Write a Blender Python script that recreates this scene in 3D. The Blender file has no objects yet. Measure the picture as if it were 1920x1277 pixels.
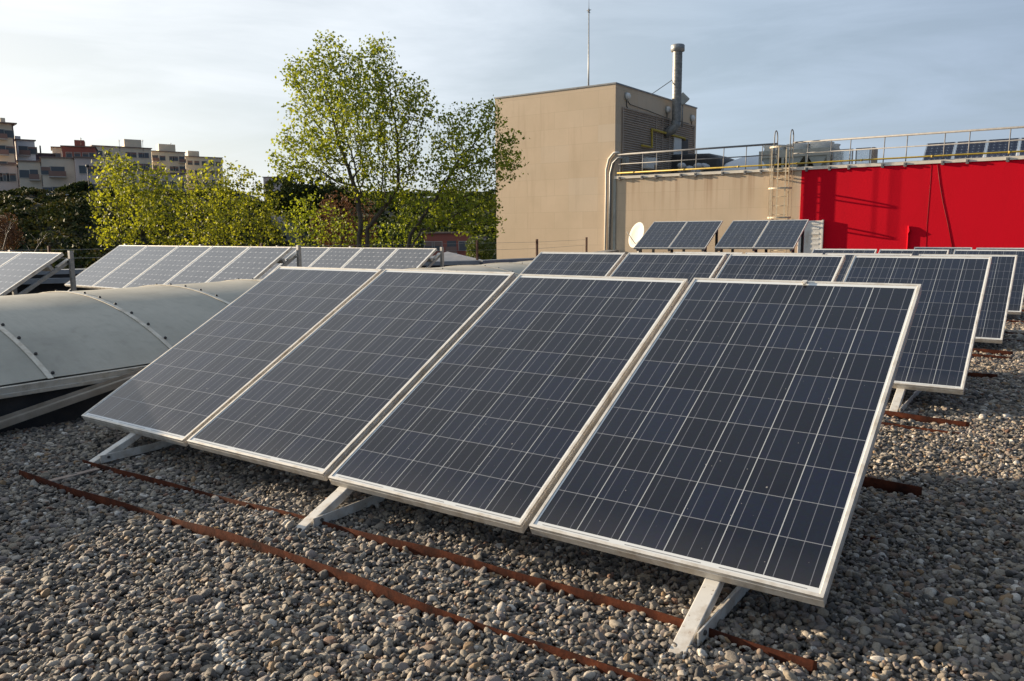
import bpy, bmesh, math, random
import numpy as np
from mathutils import Vector, Matrix
random.seed(7); rng = np.random.default_rng(7)
S = bpy.context.scene
COL = S.collection

# ------------------------------------------------------------------ camera
F_PX, CAM_H, PITCH, ROLL, AZ, TILT = 1488.7, 1.1859, .1379, -.0081, -.6126, .4998
def _rot(pitch, roll):
    cp, sp = math.cos(pitch), math.sin(pitch)
    fw = np.array([0, cp, -sp]); r = np.array([1., 0, 0]); u = np.cross(r, fw)
    cr, sr = math.cos(roll), math.sin(roll)
    return r*cr+u*sr, -r*sr+u*cr, fw
_U = np.array([math.cos(AZ), math.sin(AZ), 0]); _N = np.array([-_U[1], _U[0], 0])
_M = np.array([_U, _N, [0, 0, 1.]])
RT, UP, FW = [_M@v for v in _rot(PITCH, ROLL)]
C0 = _M@(np.array([0, 0, CAM_H])-np.array([.8633, 2.0972, 0]))
def at(x, y, d):          # a point d metres ahead of the camera seen at photo position x, y
    return C0+(FW+RT*(x-960)/F_PX-UP*(y-638.5)/F_PX)*d
def hit(x, y, ax, v):     # where that line of sight meets the plane coordinate[ax] = v
    dd = FW+RT*(x-960)/F_PX-UP*(y-638.5)/F_PX
    return C0+dd*(v-C0[ax])/dd[ax]
cam = bpy.data.cameras.new('camera'); co = bpy.data.objects.new('camera', cam); COL.objects.link(co)
cam.sensor_width = 36; cam.lens = F_PX/1920*36; cam.clip_start = .05; cam.clip_end = 6000
m = Matrix.Identity(4)
for i in range(3):
    m[i][0], m[i][1], m[i][2], m[i][3] = RT[i], UP[i], -FW[i], C0[i]
co.matrix_world = m
S.camera = co

# ------------------------------------------------------------------ world and sun
SUN = Vector((-1, -.15, .205)).normalized()     # towards the sun
S.view_settings.view_transform = 'Standard'; S.view_settings.look = 'None'
S.view_settings.gamma = 1; S.view_settings.use_curve_mapping = False
S.view_settings.exposure = 1.2
w = bpy.data.worlds.new('World'); S.world = w; w.use_nodes = True
nt = w.node_tree; N_ = nt.nodes; L_ = nt.links; N_.clear()
out = N_.new('ShaderNodeOutputWorld'); bg = N_.new('ShaderNodeBackground'); bg.inputs[1].default_value = .047
sky = N_.new('ShaderNodeTexSky'); sky.sky_type = 'NISHITA'; sky.sun_disc = False
sky.sun_elevation = math.asin(SUN.z); sky.sun_rotation = math.atan2(SUN.x, SUN.y)
sky.air_density = 1.0; sky.dust_density = 1.6; sky.ozone_density = 1.5
tc = N_.new('ShaderNodeTexCoord'); mp = N_.new('ShaderNodeMapping'); mp.inputs['Scale'].default_value = (1.3, 1.3, 7.5)
mp.inputs['Rotation'].default_value = (math.radians(6), math.radians(-4), 0)
nz = N_.new('ShaderNodeTexNoise'); nz.inputs['Scale'].default_value = 2.2; nz.inputs['Detail'].default_value = 9
nz.inputs['Roughness'].default_value = .58; nz.inputs['Distortion'].default_value = .5
rp = N_.new('ShaderNodeValToRGB'); rp.color_ramp.elements[0].position = .36; rp.color_ramp.elements[1].position = .78
mx = N_.new('ShaderNodeMixRGB'); mx.blend_type = 'MIX'
mul = N_.new('ShaderNodeMath'); mul.operation = 'MULTIPLY_ADD'; mul.inputs[1].default_value = .4; mul.inputs[2].default_value = .6
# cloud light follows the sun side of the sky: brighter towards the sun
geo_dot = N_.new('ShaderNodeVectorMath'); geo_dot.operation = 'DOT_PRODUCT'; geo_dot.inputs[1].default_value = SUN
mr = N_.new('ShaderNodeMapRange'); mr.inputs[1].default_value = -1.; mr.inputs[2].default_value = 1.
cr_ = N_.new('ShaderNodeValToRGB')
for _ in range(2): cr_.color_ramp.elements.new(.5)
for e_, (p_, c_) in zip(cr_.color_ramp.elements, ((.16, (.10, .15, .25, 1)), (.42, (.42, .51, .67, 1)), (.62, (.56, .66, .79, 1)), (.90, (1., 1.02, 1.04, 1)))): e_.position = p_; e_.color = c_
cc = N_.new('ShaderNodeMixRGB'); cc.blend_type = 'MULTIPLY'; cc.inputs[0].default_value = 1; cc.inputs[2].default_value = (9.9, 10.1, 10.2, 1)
L_.new(tc.outputs['Generated'], mp.inputs[0]); L_.new(mp.outputs[0], nz.inputs[0]); L_.new(nz.outputs[0], rp.inputs[0])
L_.new(rp.outputs[0], mul.inputs[0]); L_.new(mul.outputs[0], mx.inputs[0])
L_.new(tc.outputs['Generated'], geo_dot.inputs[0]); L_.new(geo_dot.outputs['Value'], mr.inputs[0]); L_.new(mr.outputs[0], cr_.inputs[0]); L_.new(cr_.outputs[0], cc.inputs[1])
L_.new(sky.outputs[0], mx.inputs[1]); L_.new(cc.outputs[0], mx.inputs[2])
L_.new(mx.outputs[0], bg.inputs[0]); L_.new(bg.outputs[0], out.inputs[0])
sl = bpy.data.lights.new('sun', 'SUN'); sl.energy = 5.0; sl.angle = math.radians(.55); sl.color = (1, .81, .58)
so = bpy.data.objects.new('sun', sl); COL.objects.link(so); so.rotation_euler = SUN.to_track_quat('Z', 'Y').to_euler()

# ------------------------------------------------------------------ helpers
def tag(o, label=None, cat=None, group=None, kind=None):
    if label: o['label'] = label
    if cat: o['category'] = cat
    if group: o['group'] = group
    if kind: o['kind'] = kind
    return o
def empty(name, loc=(0, 0, 0), rz=0, label=None, cat=None, group=None):
    o = bpy.data.objects.new(name, None); COL.objects.link(o); o.location = loc; o.rotation_euler = (0, 0, rz)
    o.empty_display_size = .1
    return tag(o, label, cat, group)
class MB:
    def __init__(s): s.v = []; s.f = []; s.sm = []
    def add(s, vs, fs, smooth=False):
        k = len(s.v); s.v += [tuple(map(float, p)) for p in vs]
        s.f += [tuple(i+k for i in q) for q in fs]; s.sm += [smooth]*len(fs); return s
    def box(s, a, b):
        x0, y0, z0 = [min(p, q) for p, q in zip(a, b)]; x1, y1, z1 = [max(p, q) for p, q in zip(a, b)]
        return s.add([(x0,y0,z0),(x1,y0,z0),(x1,y1,z0),(x0,y1,z0),(x0,y0,z1),(x1,y0,z1),(x1,y1,z1),(x0,y1,z1)],
                     [(0,3,2,1),(4,5,6,7),(0,1,5,4),(1,2,6,5),(2,3,7,6),(3,0,4,7)])
    def bar(s, a, b, w, h, up=(0, 0, 1)):      # rectangular bar between two points
        a = Vector(a); b = Vector(b); d = (b-a).normalized(); sd = d.cross(Vector(up))
        if sd.length < 1e-4: sd = d.cross(Vector((0, 1, 0)))
        sd.normalize(); u = sd.cross(d); vs = []
        for p in (a, b):
            for i, j in ((-1,-1),(1,-1),(1,1),(-1,1)): vs.append(p+sd*i*w/2+u*j*h/2)
        return s.add(vs, [(0,1,2,3),(7,6,5,4),(0,4,5,1),(1,5,6,2),(2,6,7,3),(3,7,4,0)])
    def tube(s, pts, r, n=8, cap=True):
        pts = [Vector(p) for p in pts]; rs = r if isinstance(r, (list, tuple)) else [r]*len(pts)
        vs = []; fs = []; pu = None
        for i, p in enumerate(pts):
            d = (pts[min(i+1, len(pts)-1)]-pts[max(i-1, 0)]).normalized()
            if pu is None: pu = d.orthogonal().normalized()
            pu = (pu-d*pu.dot(d)); pu = pu.normalized() if pu.length > 1e-5 else d.orthogonal().normalized()
            q = d.cross(pu)
            for k in range(n):
                t = 2*math.pi*k/n; vs.append(p+(pu*math.cos(t)+q*math.sin(t))*rs[i])
        for i in range(len(pts)-1):
            for k in range(n):
                a = i*n+k; b = i*n+(k+1) % n; fs.append((a, b, b+n, a+n))
        s.add(vs, fs, True)
        if cap:
            k0 = len(s.v)-len(vs)
            s.f.append(tuple(k0+i for i in reversed(range(n)))); s.f.append(tuple(k0+len(vs)-n+i for i in range(n))); s.sm += [False]*2
        return s
    def lathe(s, prof, c=(0, 0, 0), n=24, ax=None):  # profile of (radius, height)
        c = Vector(c); vs = []; fs = []
        q = Vector((0,0,1)).rotation_difference(Vector(ax)) if ax is not None else None
        for r, z in prof:
            for k in range(n):
                t = 2*math.pi*k/n; p = Vector((r*math.cos(t), r*math.sin(t), z))
                if q: p = q@p
                vs.append(c+p)
        for i in range(len(prof)-1):
            for k in range(n):
                a = i*n+k; b = i*n+(k+1) % n; fs.append((a, b, b+n, a+n))
        return s.add(vs, fs, True)
    def prism(s, poly, z0, z1):
        n = len(poly); vs = [(x, y, z0) for x, y in poly]+[(x, y, z1) for x, y in poly]
        return s.add(vs, [tuple(reversed(range(n))), tuple(range(n, 2*n))]+[(i, (i+1) % n, (i+1) % n+n, i+n) for i in range(n)])
    def mesh(s, name):
        me = bpy.data.meshes.new(name); me.from_pydata(s.v, [], s.f); me.polygons.foreach_set('use_smooth', s.sm); me.update(); return me
    def build(s, name, mat, parent=None, bevel=0):
        me = s.mesh(name); me.materials.append(mat)
        o = bpy.data.objects.new(name, me); COL.objects.link(o)
        if parent: o.parent = parent
        if bevel:
            b = o.modifiers.new('bevel', 'BEVEL'); b.width = bevel; b.segments = 2; b.limit_method = 'ANGLE'
        return o
def copy_obj(o, parent=None):
    c = o.copy(); COL.objects.link(c)
    if parent: c.parent = parent
    return c
def copy_tree(o, parent=None):
    c = copy_obj(o, parent)
    for ch in o.children: copy_tree(ch, c)
    return c

# ------------------------------------------------------------------ materials
class G:       # small node-graph builder
    def __init__(s, name):
        s.m = bpy.data.materials.new(name); s.m.use_nodes = True; s.t = s.m.node_tree; s.t.nodes.clear()
        s.o = s.t.nodes.new('ShaderNodeOutputMaterial')
    def n(s, typ, ins=None, **kw):
        d = s.t.nodes.new(typ)
        for k, v in kw.items(): setattr(d, k, v)
        for k, v in (ins or {}).items():
            if isinstance(v, bpy.types.NodeSocket): s.t.links.new(v, d.inputs[k])
            else: d.inputs[k].default_value = v
        return d
    def math(s, op, a, b=0., c=None):
        d = s.n('ShaderNodeMath', {0: a, 1: b}, operation=op)
        if c is not None:
            if isinstance(c, bpy.types.NodeSocket): s.t.links.new(c, d.inputs[2])
            else: d.inputs[2].default_value = c
        return d.outputs[0]
    def mix(s, f, a, b, bt='MIX'): return s.n('ShaderNodeMixRGB', {0: f, 1: a, 2: b}, blend_type=bt).outputs[0]
    def noise(s, sc, det=4, rough=.5, vec=None, dist=0):
        i = {'Scale': sc, 'Detail': det, 'Roughness': rough, 'Distortion': dist}
        if vec is not None: i['Vector'] = vec
        return s.n('ShaderNodeTexNoise', i).outputs[0]
    def obj(s): return s.n('ShaderNodeTexCoord').outputs['Object']
    def pos(s): return s.n('ShaderNodeNewGeometry').outputs['Position']
    def ramp(s, f, stops, interp='LINEAR'):
        d = s.n('ShaderNodeValToRGB', {0: f}); cr = d.color_ramp; cr.interpolation = interp
        while len(cr.elements) < len(stops): cr.elements.new(.5)
        for e, (p, c) in zip(cr.elements, stops): e.position = p; e.color = c4(c)
        return d.outputs[0]
    def bsdf(s, col, rough=.6, metal=0, bump=None, bs=.3, bd=.01, **kw):
        i = {'Base Color': c4(col) if not isinstance(col, bpy.types.NodeSocket) else col, 'Roughness': rough, 'Metallic': metal}
        i.update({k.replace('_', ' '): v for k, v in kw.items()})
        if bump is not None:
            b = s.n('ShaderNodeBump', {'Height': bump, 'Strength': bs, 'Distance': bd}); i['Normal'] = b.outputs[0]
        d = s.n('ShaderNodeBsdfPrincipled', i); s.t.links.new(d.outputs[0], s.o.inputs[0]); return d
def c4(c): return tuple(c)+(1,) if len(c) == 3 else tuple(c)
def worn(name, a, b, sc=6, rough=.6, metal=0, det=5, bs=.15, stops=(.35, .7), bd=.005, world=False):
    g = G(name); v = g.pos() if world else g.obj(); f = g.noise(sc, det, .6, v)
    g.bsdf(g.ramp(f, [(stops[0], a), (stops[1], b)]), g.math('MULTIPLY_ADD', f, .25, rough-.12), metal, g.noise(sc*6, 3, .6, v), bs, bd)
    return g.m
def _frame(name, base, dirt, rust_amt=0):
    g = G(name); v = g.obj(); f = g.noise(14, 6, .65, v)
    st = g.noise(90, 2, .5, g.n('ShaderNodeMapping', {0: v, 'Scale': (.15, .15, 1.5)}).outputs[0])
    c = g.mix(g.ramp(f, [(.45, (0,0,0)), (.72, (1,1,1))]), c4(base), c4(dirt))
    c = g.mix(g.math('MULTIPLY', st, .25), c, c4([x*.6 for x in base]))
    if rust_amt:
        sp = g.ramp(g.noise(55, 5, .7, v), [(.68-rust_amt*.03, (0,0,0)), (.71-rust_amt*.03, (1,1,1))])
        c = g.mix(sp, c, c4((.13, .045, .016)))
    g.bsdf(c, .5, .0 if rust_amt else .35, g.noise(120, 3, .5, v), .1, .001); return g.m
M = {}
M['alu'] = _frame('aluminium_frame', (.66, .63, .57), (.42, .36, .28))
M['legs'] = _frame('white_painted_steel', (.62, .60, .55), (.38, .31, .23), 1)
M['galv'] = worn('galvanised_steel', (.22, .23, .23), (.36, .36, .35), 20, .5, .5)
M['dark'] = worn('dark_metal', (.03, .03, .032), (.06, .055, .05), 8, .6)
g = G('rusty_steel'); p = g.pos(); g.bsdf(g.ramp(g.noise(11, 6, .7, p), [(.32, (.02, .009, .007)), (.5, (.058, .018, .010)), (.7, (.11, .033, .015))]), .95, 0, g.noise(60, 4, .6, p), .5, .003, Specular_IOR_Level=.1); M['rust'] = g.m
M['rustpost'] = worn('rusty_post', (.05, .02, .012), (.12, .045, .025), 20, .8)
M['red'] = None

def cells(name, W, L, nx, ny, pitch, cell, mono=False, dust=0.):
    """solar cells: nx by ny squares in panel coordinates, thin busbars along y"""
    g = G(name); v = g.obj(); s = g.n('ShaderNodeSeparateXYZ', {0: v}); x, y = s.outputs[0], s.outputs[1]
    mx_, my_ = (W-(nx*pitch-(pitch-cell)))/2, (L-(ny*pitch-(pitch-cell)))/2
    cx = g.math('DIVIDE', g.math('SUBTRACT', x, mx_), pitch); cy = g.math('DIVIDE', g.math('SUBTRACT', y, my_), pitch)
    fx, fy = g.math('FRACT', cx), g.math('FRACT', cy)
    k = cell/pitch
    ins = lambda q, n_: g.math('MULTIPLY', g.math('GREATER_THAN', q, 0.), g.math('LESS_THAN', q, n_-(1-k)))
    inside = g.math('MULTIPLY', ins(cx, nx), ins(cy, ny))
    gapx, gapy = g.math('GREATER_THAN', fx, k), g.math('GREATER_THAN', fy, k)
    idv = g.n('ShaderNodeCombineXYZ', {0: g.math('FLOOR', cx), 1: g.math('FLOOR', cy), 2: g.n('ShaderNodeObjectInfo').outputs['Random']}).outputs[0]
    rnd = g.n('ShaderNodeTexWhiteNoise', {0: idv}).outputs[0]
    grain = g.n('ShaderNodeTexVoronoi', {'Vector': v, 'Scale': 90.}).outputs['Color']
    if mono == 2: base = g.mix(rnd, c4((.008, .012, .035)), c4((.010, .016, .045)))
    elif mono: base = g.mix(rnd, c4((.062, .070, .086)), c4((.080, .088, .104)))  # base lifted: reflected bright sky is put into the cell colour
    else:
        base = g.mix(rnd, c4((.0065, .0085, .0160)), c4((.0080, .0125, .0290)))
        base = g.mix(.22, base, g.mix(1., base, grain, 'MULTIPLY'))
    white = c4((.50, .52, .52))
    if mono:
        ax = g.math('ABSOLUTE', g.math('SUBTRACT', fx, .5)); ay = g.math('ABSOLUTE', g.math('SUBTRACT', fy, .5))
        dia = g.math('GREATER_THAN', g.math('ADD', ax, ay), .86)
        c = g.mix(g.math('MULTIPLY', g.math('MAXIMUM', gapx, gapy), .5), base, white); c = g.mix(dia, c, c4((.36, .37, .38)))
        c = g.mix(g.math('MULTIPLY', g.math('LESS_THAN', g.math('ABSOLUTE', g.math('SUBTRACT', g.math('FRACT', g.math('MULTIPLY', fx, 2.)), .5)), .018), .35), c, white)
    else:
        bb = g.math('LESS_THAN', g.math('ABSOLUTE', g.math('SUBTRACT', g.math('FRACT', g.math('DIVIDE', fx, k/3)), .5)), .0225)
        bb = g.math('MULTIPLY', bb, g.math('SUBTRACT', 1., gapx))
        c = g.mix(g.math('MULTIPLY', bb, .65), base, c4((.19, .20, .23)))
        c = g.mix(g.math('MULTIPLY', gapy, .75), c, c4((.24, .25, .27))); c = g.mix(gapx, c, c4((.38, .40, .41)))
    # ribbons in the margin, joining two columns of cells
    pair = g.math('FRACT', g.math('MULTIPLY', cx, .5)); rib = g.math('MULTIPLY', g.math('GREATER_THAN', pair, .08), g.math('LESS_THAN', pair, .9))
    rib = g.math('MULTIPLY', rib, ins(cx, nx))
    ribb = g.math('MULTIPLY', g.math('LESS_THAN', g.math('ABSOLUTE', g.math('SUBTRACT', y, my_-.011)), .0018), rib)
    mcol = g.mix(ribb, c4((.60, .62, .62)), c4((.22, .23, .24)))
    c = g.mix(inside, mcol, c)
    # dust film and bird specks
    dn = g.noise(3.1, 5, .6, v); spk = g.ramp(g.noise(70, 2, .5, v), [(.765, (0,0,0)), (.775, (1,1,1))])
    low = g.n('ShaderNodeMapRange', {0: y, 1: .16, 2: .01, 3: 0., 4: .05}).outputs[0]
    c = g.mix(g.math('ADD', g.math('MULTIPLY_ADD', dn, .012, dust), low), c, c4((.32, .30, .27)))
    c = g.mix(g.math('MULTIPLY', spk, .5), c, c4((.5, .48, .44)))
    g.bsdf(c, .33, 0, Coat_Weight=1., Coat_Roughness=g.math('MULTIPLY_ADD', dn, .12, .10), Coat_IOR=1.32, Specular_IOR_Level=.05)
    return g.m
M['poly'] = cells('blue_polycrystalline_cells', .99, 1.65, 6, 10, .159, .156)
M['mono'] = cells('grey_monocrystalline_cells', .985, 1.2, 7, 9, .1285, .126, True, .0)
M['back'] = worn('white_backsheet', (.5, .5, .5), (.6, .6, .6), 3)

# ------------------------------------------------------------------ roof and gravel base
g = G('gravel_bed'); p = g.pos(); vo = g.n('ShaderNodeTexVoronoi', {'Vector': p, 'Scale': 34.}); 
vc = g.n('ShaderNodeSeparateColor', {0: vo.outputs['Color']}).outputs[0]
base = g.ramp(vc, [(0, (.055, .048, .042)), (.35, (.17, .15, .125)), (.6, (.24, .21, .17)), (.8, (.13, .125, .12)), (1, (.38, .35, .30))], 'CONSTANT')
base = g.mix(g.ramp(vo.outputs['Distance'], [(.25, (0,0,0)), (.65, (1,1,1))]), base, c4((.006, .005, .004)))
g.bsdf(base, .85, 0, g.math('SUBTRACT', 1., vo.outputs['Distance']), 1., .03); M['gravelbed'] = g.m
def gz(n): return -max(0., n-3.6)*.0113
roofpoly = [(-60, -30), (-60, -25), (-19.6, 1.5), (-16.9, 6.0), (-11.75, 13.6), (-11.35, 15.8), (-11.9, 19.5), (-13.4, 24.2), (40, 24.2), (40, -30)]
mb = MB()
ns = [-30, 3.6, 24.5]
xs = [-60, 40]
import itertools
def slabtop(mb):
    pl = roofpoly; n = len(pl); top = [(x, y, gz(y)-.022) for x, y in pl]; bot = [(x, y, -8.6) for x, y in pl]
    mb.add(top+bot, [tuple(reversed(range(n, 2*n)))]+[((i+1) % n, i, i+n, (i+1) % n+n) for i in range(n)])
bm = bmesh.new(); vsb = [bm.verts.new((x, y, 0)) for x, y in roofpoly]; bm.faces.new(vsb)
for yy in (3.6,): bmesh.ops.bisect_plane(bm, geom=bm.verts[:]+bm.edges[:]+bm.faces[:], plane_co=(0, yy, 0), plane_no=(0, 1, 0))
ex = bmesh.ops.extrude_face_region(bm, geom=bm.faces[:]); 
for v_ in [q for q in ex['geom'] if isinstance(q, bmesh.types.BMVert)]: v_.co.z = -8.6
for v_ in bm.verts:
    if v_.co.z > -1: v_.co.z = gz(v_.co.y)-.022
bmesh.ops.recalc_face_normals(bm, faces=bm.faces[:])
me = bpy.data.meshes.new('roof_deck'); bm.to_mesh(me); bm.free(); me.materials.append(M['gravelbed'])
o = bpy.data.objects.new('roof_deck', me); COL.objects.link(o); tag(o, kind='structure')

# loose pebbles: geometry nodes scatter over the deck (one mass)
def pebble_points():
    P_, Sc = [], []
    def region(sp, x0, x1, y0, y1, layers, test, scl):
        nx, ny = int((x1-x0)/sp), int((y1-y0)/sp)
        gx, gy = np.meshgrid(np.arange(nx), np.arange(ny))
        for l in range(layers):
            X = x0+(gx.ravel()+rng.uniform(0, 1, nx*ny))*sp; Y = y0+(gy.ravel()+rng.uniform(0, 1, nx*ny))*sp
            k = test(X, Y); X, Y = X[k], Y[k]
            lump = .010*np.sin(X*5.1+1.3*np.sin(Y*3.3))*np.sin(Y*4.7+X*1.9)
            Zz = rng.uniform(-.010, .007, len(X))-.013*l+lump-np.maximum(0, Y-3.6)*.0113
            P_.append(np.c_[X, Y, Zz]); Sc.append(np.clip(rng.lognormal(0, .36, len(X)), .45, 2.5)*scl)
    rt2 = np.array([RT[0], RT[1]]); rt2 /= np.linalg.norm(rt2); fw2 = np.array([FW[0], FW[1]]); fw2 /= np.linalg.norm(fw2)
    def near(a, b):
        def t(X, Y):
            dx, dy = X-C0[0], Y-C0[1]; d = dx*fw2[0]+dy*fw2[1]; s = dx*rt2[0]+dy*rt2[1]
            ok = (d > a) & (d <= b) & (np.abs(s) < .72*d+1.3) & (X > -4.72)
            return ok
        return t
    region(.0146, -5, 6, -3.5, 6, 2, near(.5, 4.7), .0079)
    region(.0183, -5, 9, -2, 10, 1, near(4.7, 8.5), .0105)
    region(.029, -5, 12, 2, 20, 1, near(8.5, 15), .016)
    return np.vstack(P_), np.concatenate(Sc)
PP, SS = pebble_points(); n = len(PP)
me = bpy.data.meshes.new('gravel'); me.vertices.add(n); me.vertices.foreach_set('co', PP.ravel().astype(np.float32))
def vatt(nm, typ, arr, key):
    a = me.attributes.new(nm, typ, 'POINT'); a.data.foreach_set(key, np.asarray(arr).ravel())
rot = np.c_[rng.normal(0, .38, n), rng.normal(0, .38, n), rng.uniform(0, 6.28, n)].astype(np.float32)
scl = (SS[:, None]*np.c_[rng.uniform(.95, 1.5, n), rng.uniform(.78, 1.1, n), rng.uniform(.5, .85, n)]).astype(np.float32)
vatt('prot', 'FLOAT_VECTOR', rot, 'vector'); vatt('pscl', 'FLOAT_VECTOR', scl, 'vector'); vatt('pidx', 'INT', rng.integers(0, 7, n).astype(np.int32), 'value')
grv = bpy.data.objects.new('gravel', me); COL.objects.link(grv)
tag(grv, 'loose rounded grey and beige river pebbles covering the flat roof', 'gravel', kind='stuff')
g = G('pebble_stone'); rn = g.n('ShaderNodeObjectInfo').outputs['Random']
stone = g.ramp(rn, [(0, (.07, .068, .066)), (.14, (.20, .185, .165)), (.24, (.28, .25, .21)), (.36, (.12, .112, .105)), (.46, (.38, .33, .26)), (.57, (.22, .20, .19)),
    (.67, (.38, .345, .29)), (.75, (.25, .185, .14)), (.81, (.30, .26, .245)), (.86, (.52, .48, .42)), (.93, (.36, .24, .13)), (.95, (.70, .68, .64)), (.985, (.22, .12, .08))], 'CONSTANT')
ob = g.obj(); f = g.noise(2.2, 4, .65, ob)
stone = g.mix(g.math('MULTIPLY', g.ramp(f, [(.4, (0,0,0)), (.75, (1,1,1))]), .45), stone, c4((.10, .085, .07)))
stone = g.mix(1., stone, c4((.77, .735, .69)), 'MULTIPLY')
g.bsdf(stone, .75, 0, g.noise(9, 3, .6, ob), .35, .02); M['pebble'] = g.m
ng = bpy.data.node_groups.new('pebble_scatter', 'GeometryNodeTree')
ng.interface.new_socket('Geometry', in_out='INPUT', socket_type='NodeSocketGeometry')
ng.interface.new_socket('Geometry', in_out='OUTPUT', socket_type='NodeSocketGeometry')
gn, gl = ng.nodes, ng.links
gi, go = gn.new('NodeGroupInput'), gn.new('NodeGroupOutput')
join = gn.new('GeometryNodeJoinGeometry')
for k in range(7):
    ico = gn.new('GeometryNodeMeshIcoSphere'); ico.inputs['Radius'].default_value = 1; ico.inputs['Subdivisions'].default_value = 3
    sp = gn.new('GeometryNodeSetPosition'); nzz = gn.new('ShaderNodeTexNoise'); nzz.noise_dimensions = '4D'
    nzz.inputs['W'].default_value = k*7.3; nzz.inputs['Scale'].default_value = .62; nzz.inputs['Detail'].default_value = 2.2
    sub = gn.new('ShaderNodeVectorMath'); sub.operation = 'SUBTRACT'; sub.inputs[1].default_value = (.5, .5, .5)
    sc = gn.new('ShaderNodeVectorMath'); sc.operation = 'SCALE'; sc.inputs['Scale'].default_value = 1.7
    gl.new(nzz.outputs['Color'], sub.inputs[0]); gl.new(sub.outputs[0], sc.inputs[0]); gl.new(sc.outputs[0], sp.inputs['Offset'])
    gl.new(ico.outputs['Mesh'], sp.inputs['Geometry'])
    ss = gn.new('GeometryNodeSetShadeSmooth'); sm_ = gn.new('GeometryNodeSetMaterial'); sm_.inputs['Material'].default_value = M['pebble']
    ti = gn.new('GeometryNodeGeometryToInstance')
    gl.new(sp.outputs[0], ss.inputs[0]); gl.new(ss.outputs[0], sm_.inputs[0]); gl.new(sm_.outputs[0], ti.inputs[0]); gl.new(ti.outputs[0], join.inputs[0])
iop = gn.new('GeometryNodeInstanceOnPoints'); iop.inputs['Pick Instance'].default_value = True
def na(nm, dt):
    a = gn.new('GeometryNodeInputNamedAttribute'); a.data_type = dt; a.inputs['Name'].default_value = nm; return a.outputs['Attribute']
e2r = gn.new('FunctionNodeEulerToRotation')
gl.new(gi.outputs[0], iop.inputs['Points']); gl.new(join.outputs[0], iop.inputs['Instance']); gl.new(na('pidx', 'INT'), iop.inputs['Instance Index'])
gl.new(na('prot', 'FLOAT_VECTOR'), e2r.inputs[0]); gl.new(e2r.outputs[0], iop.inputs['Rotation']); gl.new(na('pscl', 'FLOAT_VECTOR'), iop.inputs['Scale'])
gl.new(iop.outputs[0], go.inputs[0])
md = grv.modifiers.new('scatter', 'NODES'); md.node_group = ng
print('pebbles', n)

# ------------------------------------------------------------------ solar panels
def panel_meshes(W, L, T, lip, cellmat):
    f = MB()      # frame: four rails with an outer wall, a top lip and a groove
    def rail(a, b, inner):      # a,b outer corners, inner = unit vector inward
        a, b, i = Vector(a), Vector(b), Vector(inner); d = (b-a).normalized()
        prof = [(0, 0), (0, -.010), (.0025, -.0125), (0, -.015), (0, -T), (lip*1.6, -T), (lip*1.6, -T+.003), (.004, -T+.003), (.004, -.006), (lip, -.0055), (lip, -.0012), (lip-.0015, 0)]
        va = [a+i*x+d*x+Vector((0,0,z)) for x, z in prof]; vb = [b+i*x-d*x+Vector((0,0,z)) for x, z in prof]; n = len(prof)
        f.add(va+vb, [(k, (k+1) % n, (k+1) % n+n, k+n) for k in range(n)])
    rail((0,0,0), (W,0,0), (0,1,0)); rail((W,0,0), (W,L,0), (-1,0,0)); rail((W,L,0), (0,L,0), (0,-1,0)); rail((0,L,0), (0,0,0), (1,0,0))
    fm = f.mesh('frame'); fm.materials.append(M['alu'])
    gm = MB().box((.0045, .0045, -.0065), (W-.0045, L-.0045, -.0032)).mesh('cell_sheet'); gm.materials.append(cellmat)
    bmh = MB().box((.0045, .0045, -.0085), (W-.0045, L-.0045, -.0068)).mesh('backing_sheet'); bmh.materials.append(M['back'])
    jb = MB().box((W/2-.06, L-.20, -.032), (W/2+.06, L-.09, -.0087)).mesh('junction_box'); jb.materials.append(M['dark'])
    return dict(frame=fm, cell_sheet=gm, backing_sheet=bmh, junction_box=jb)
M['mono2'] = cells('dark_blue_mono_cells', .81, 1.2, 5, 8, .15, .147, 2)
UPM = panel_meshes(.81, 1.2, .04, .008, M['mono2'])
PM = panel_meshes(.99, 1.65, .042, .0125, M['poly'])
MM = panel_meshes(.985, 1.2, .040, .014, M['mono'])
def panel(label, group, origin, tilt, yaw=0, ms=PM, skew=0.):
    o = bpy.data.objects.new('solar_panel', None); COL.objects.link(o); o.empty_display_size = .1
    o.matrix_world = Matrix.Translation(origin)@Matrix.Rotation(yaw, 4, 'Z')@Matrix.Rotation(tilt, 4, 'X')@Matrix.Rotation(skew, 4, 'Z')
    tag(o, label, 'solar panel', group)
    for k, me in ms.items():
        c = bpy.data.objects.new(k, me); COL.objects.link(c); c.parent = o
    return o
DN = 3.4443; Z0 = .1577
DZ = [0, .012, -.078, -.112, -.155]
ROWN = ['front row', 'second row', 'third row', 'fourth row', 'fifth row']
start = [[-4.0676, -3.0399, -2.0158, -.99]]+[[-4.11, -3.08, -2.05, -.99]]*4
firstcol = [0, 0, 0, 1, 2]
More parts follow.
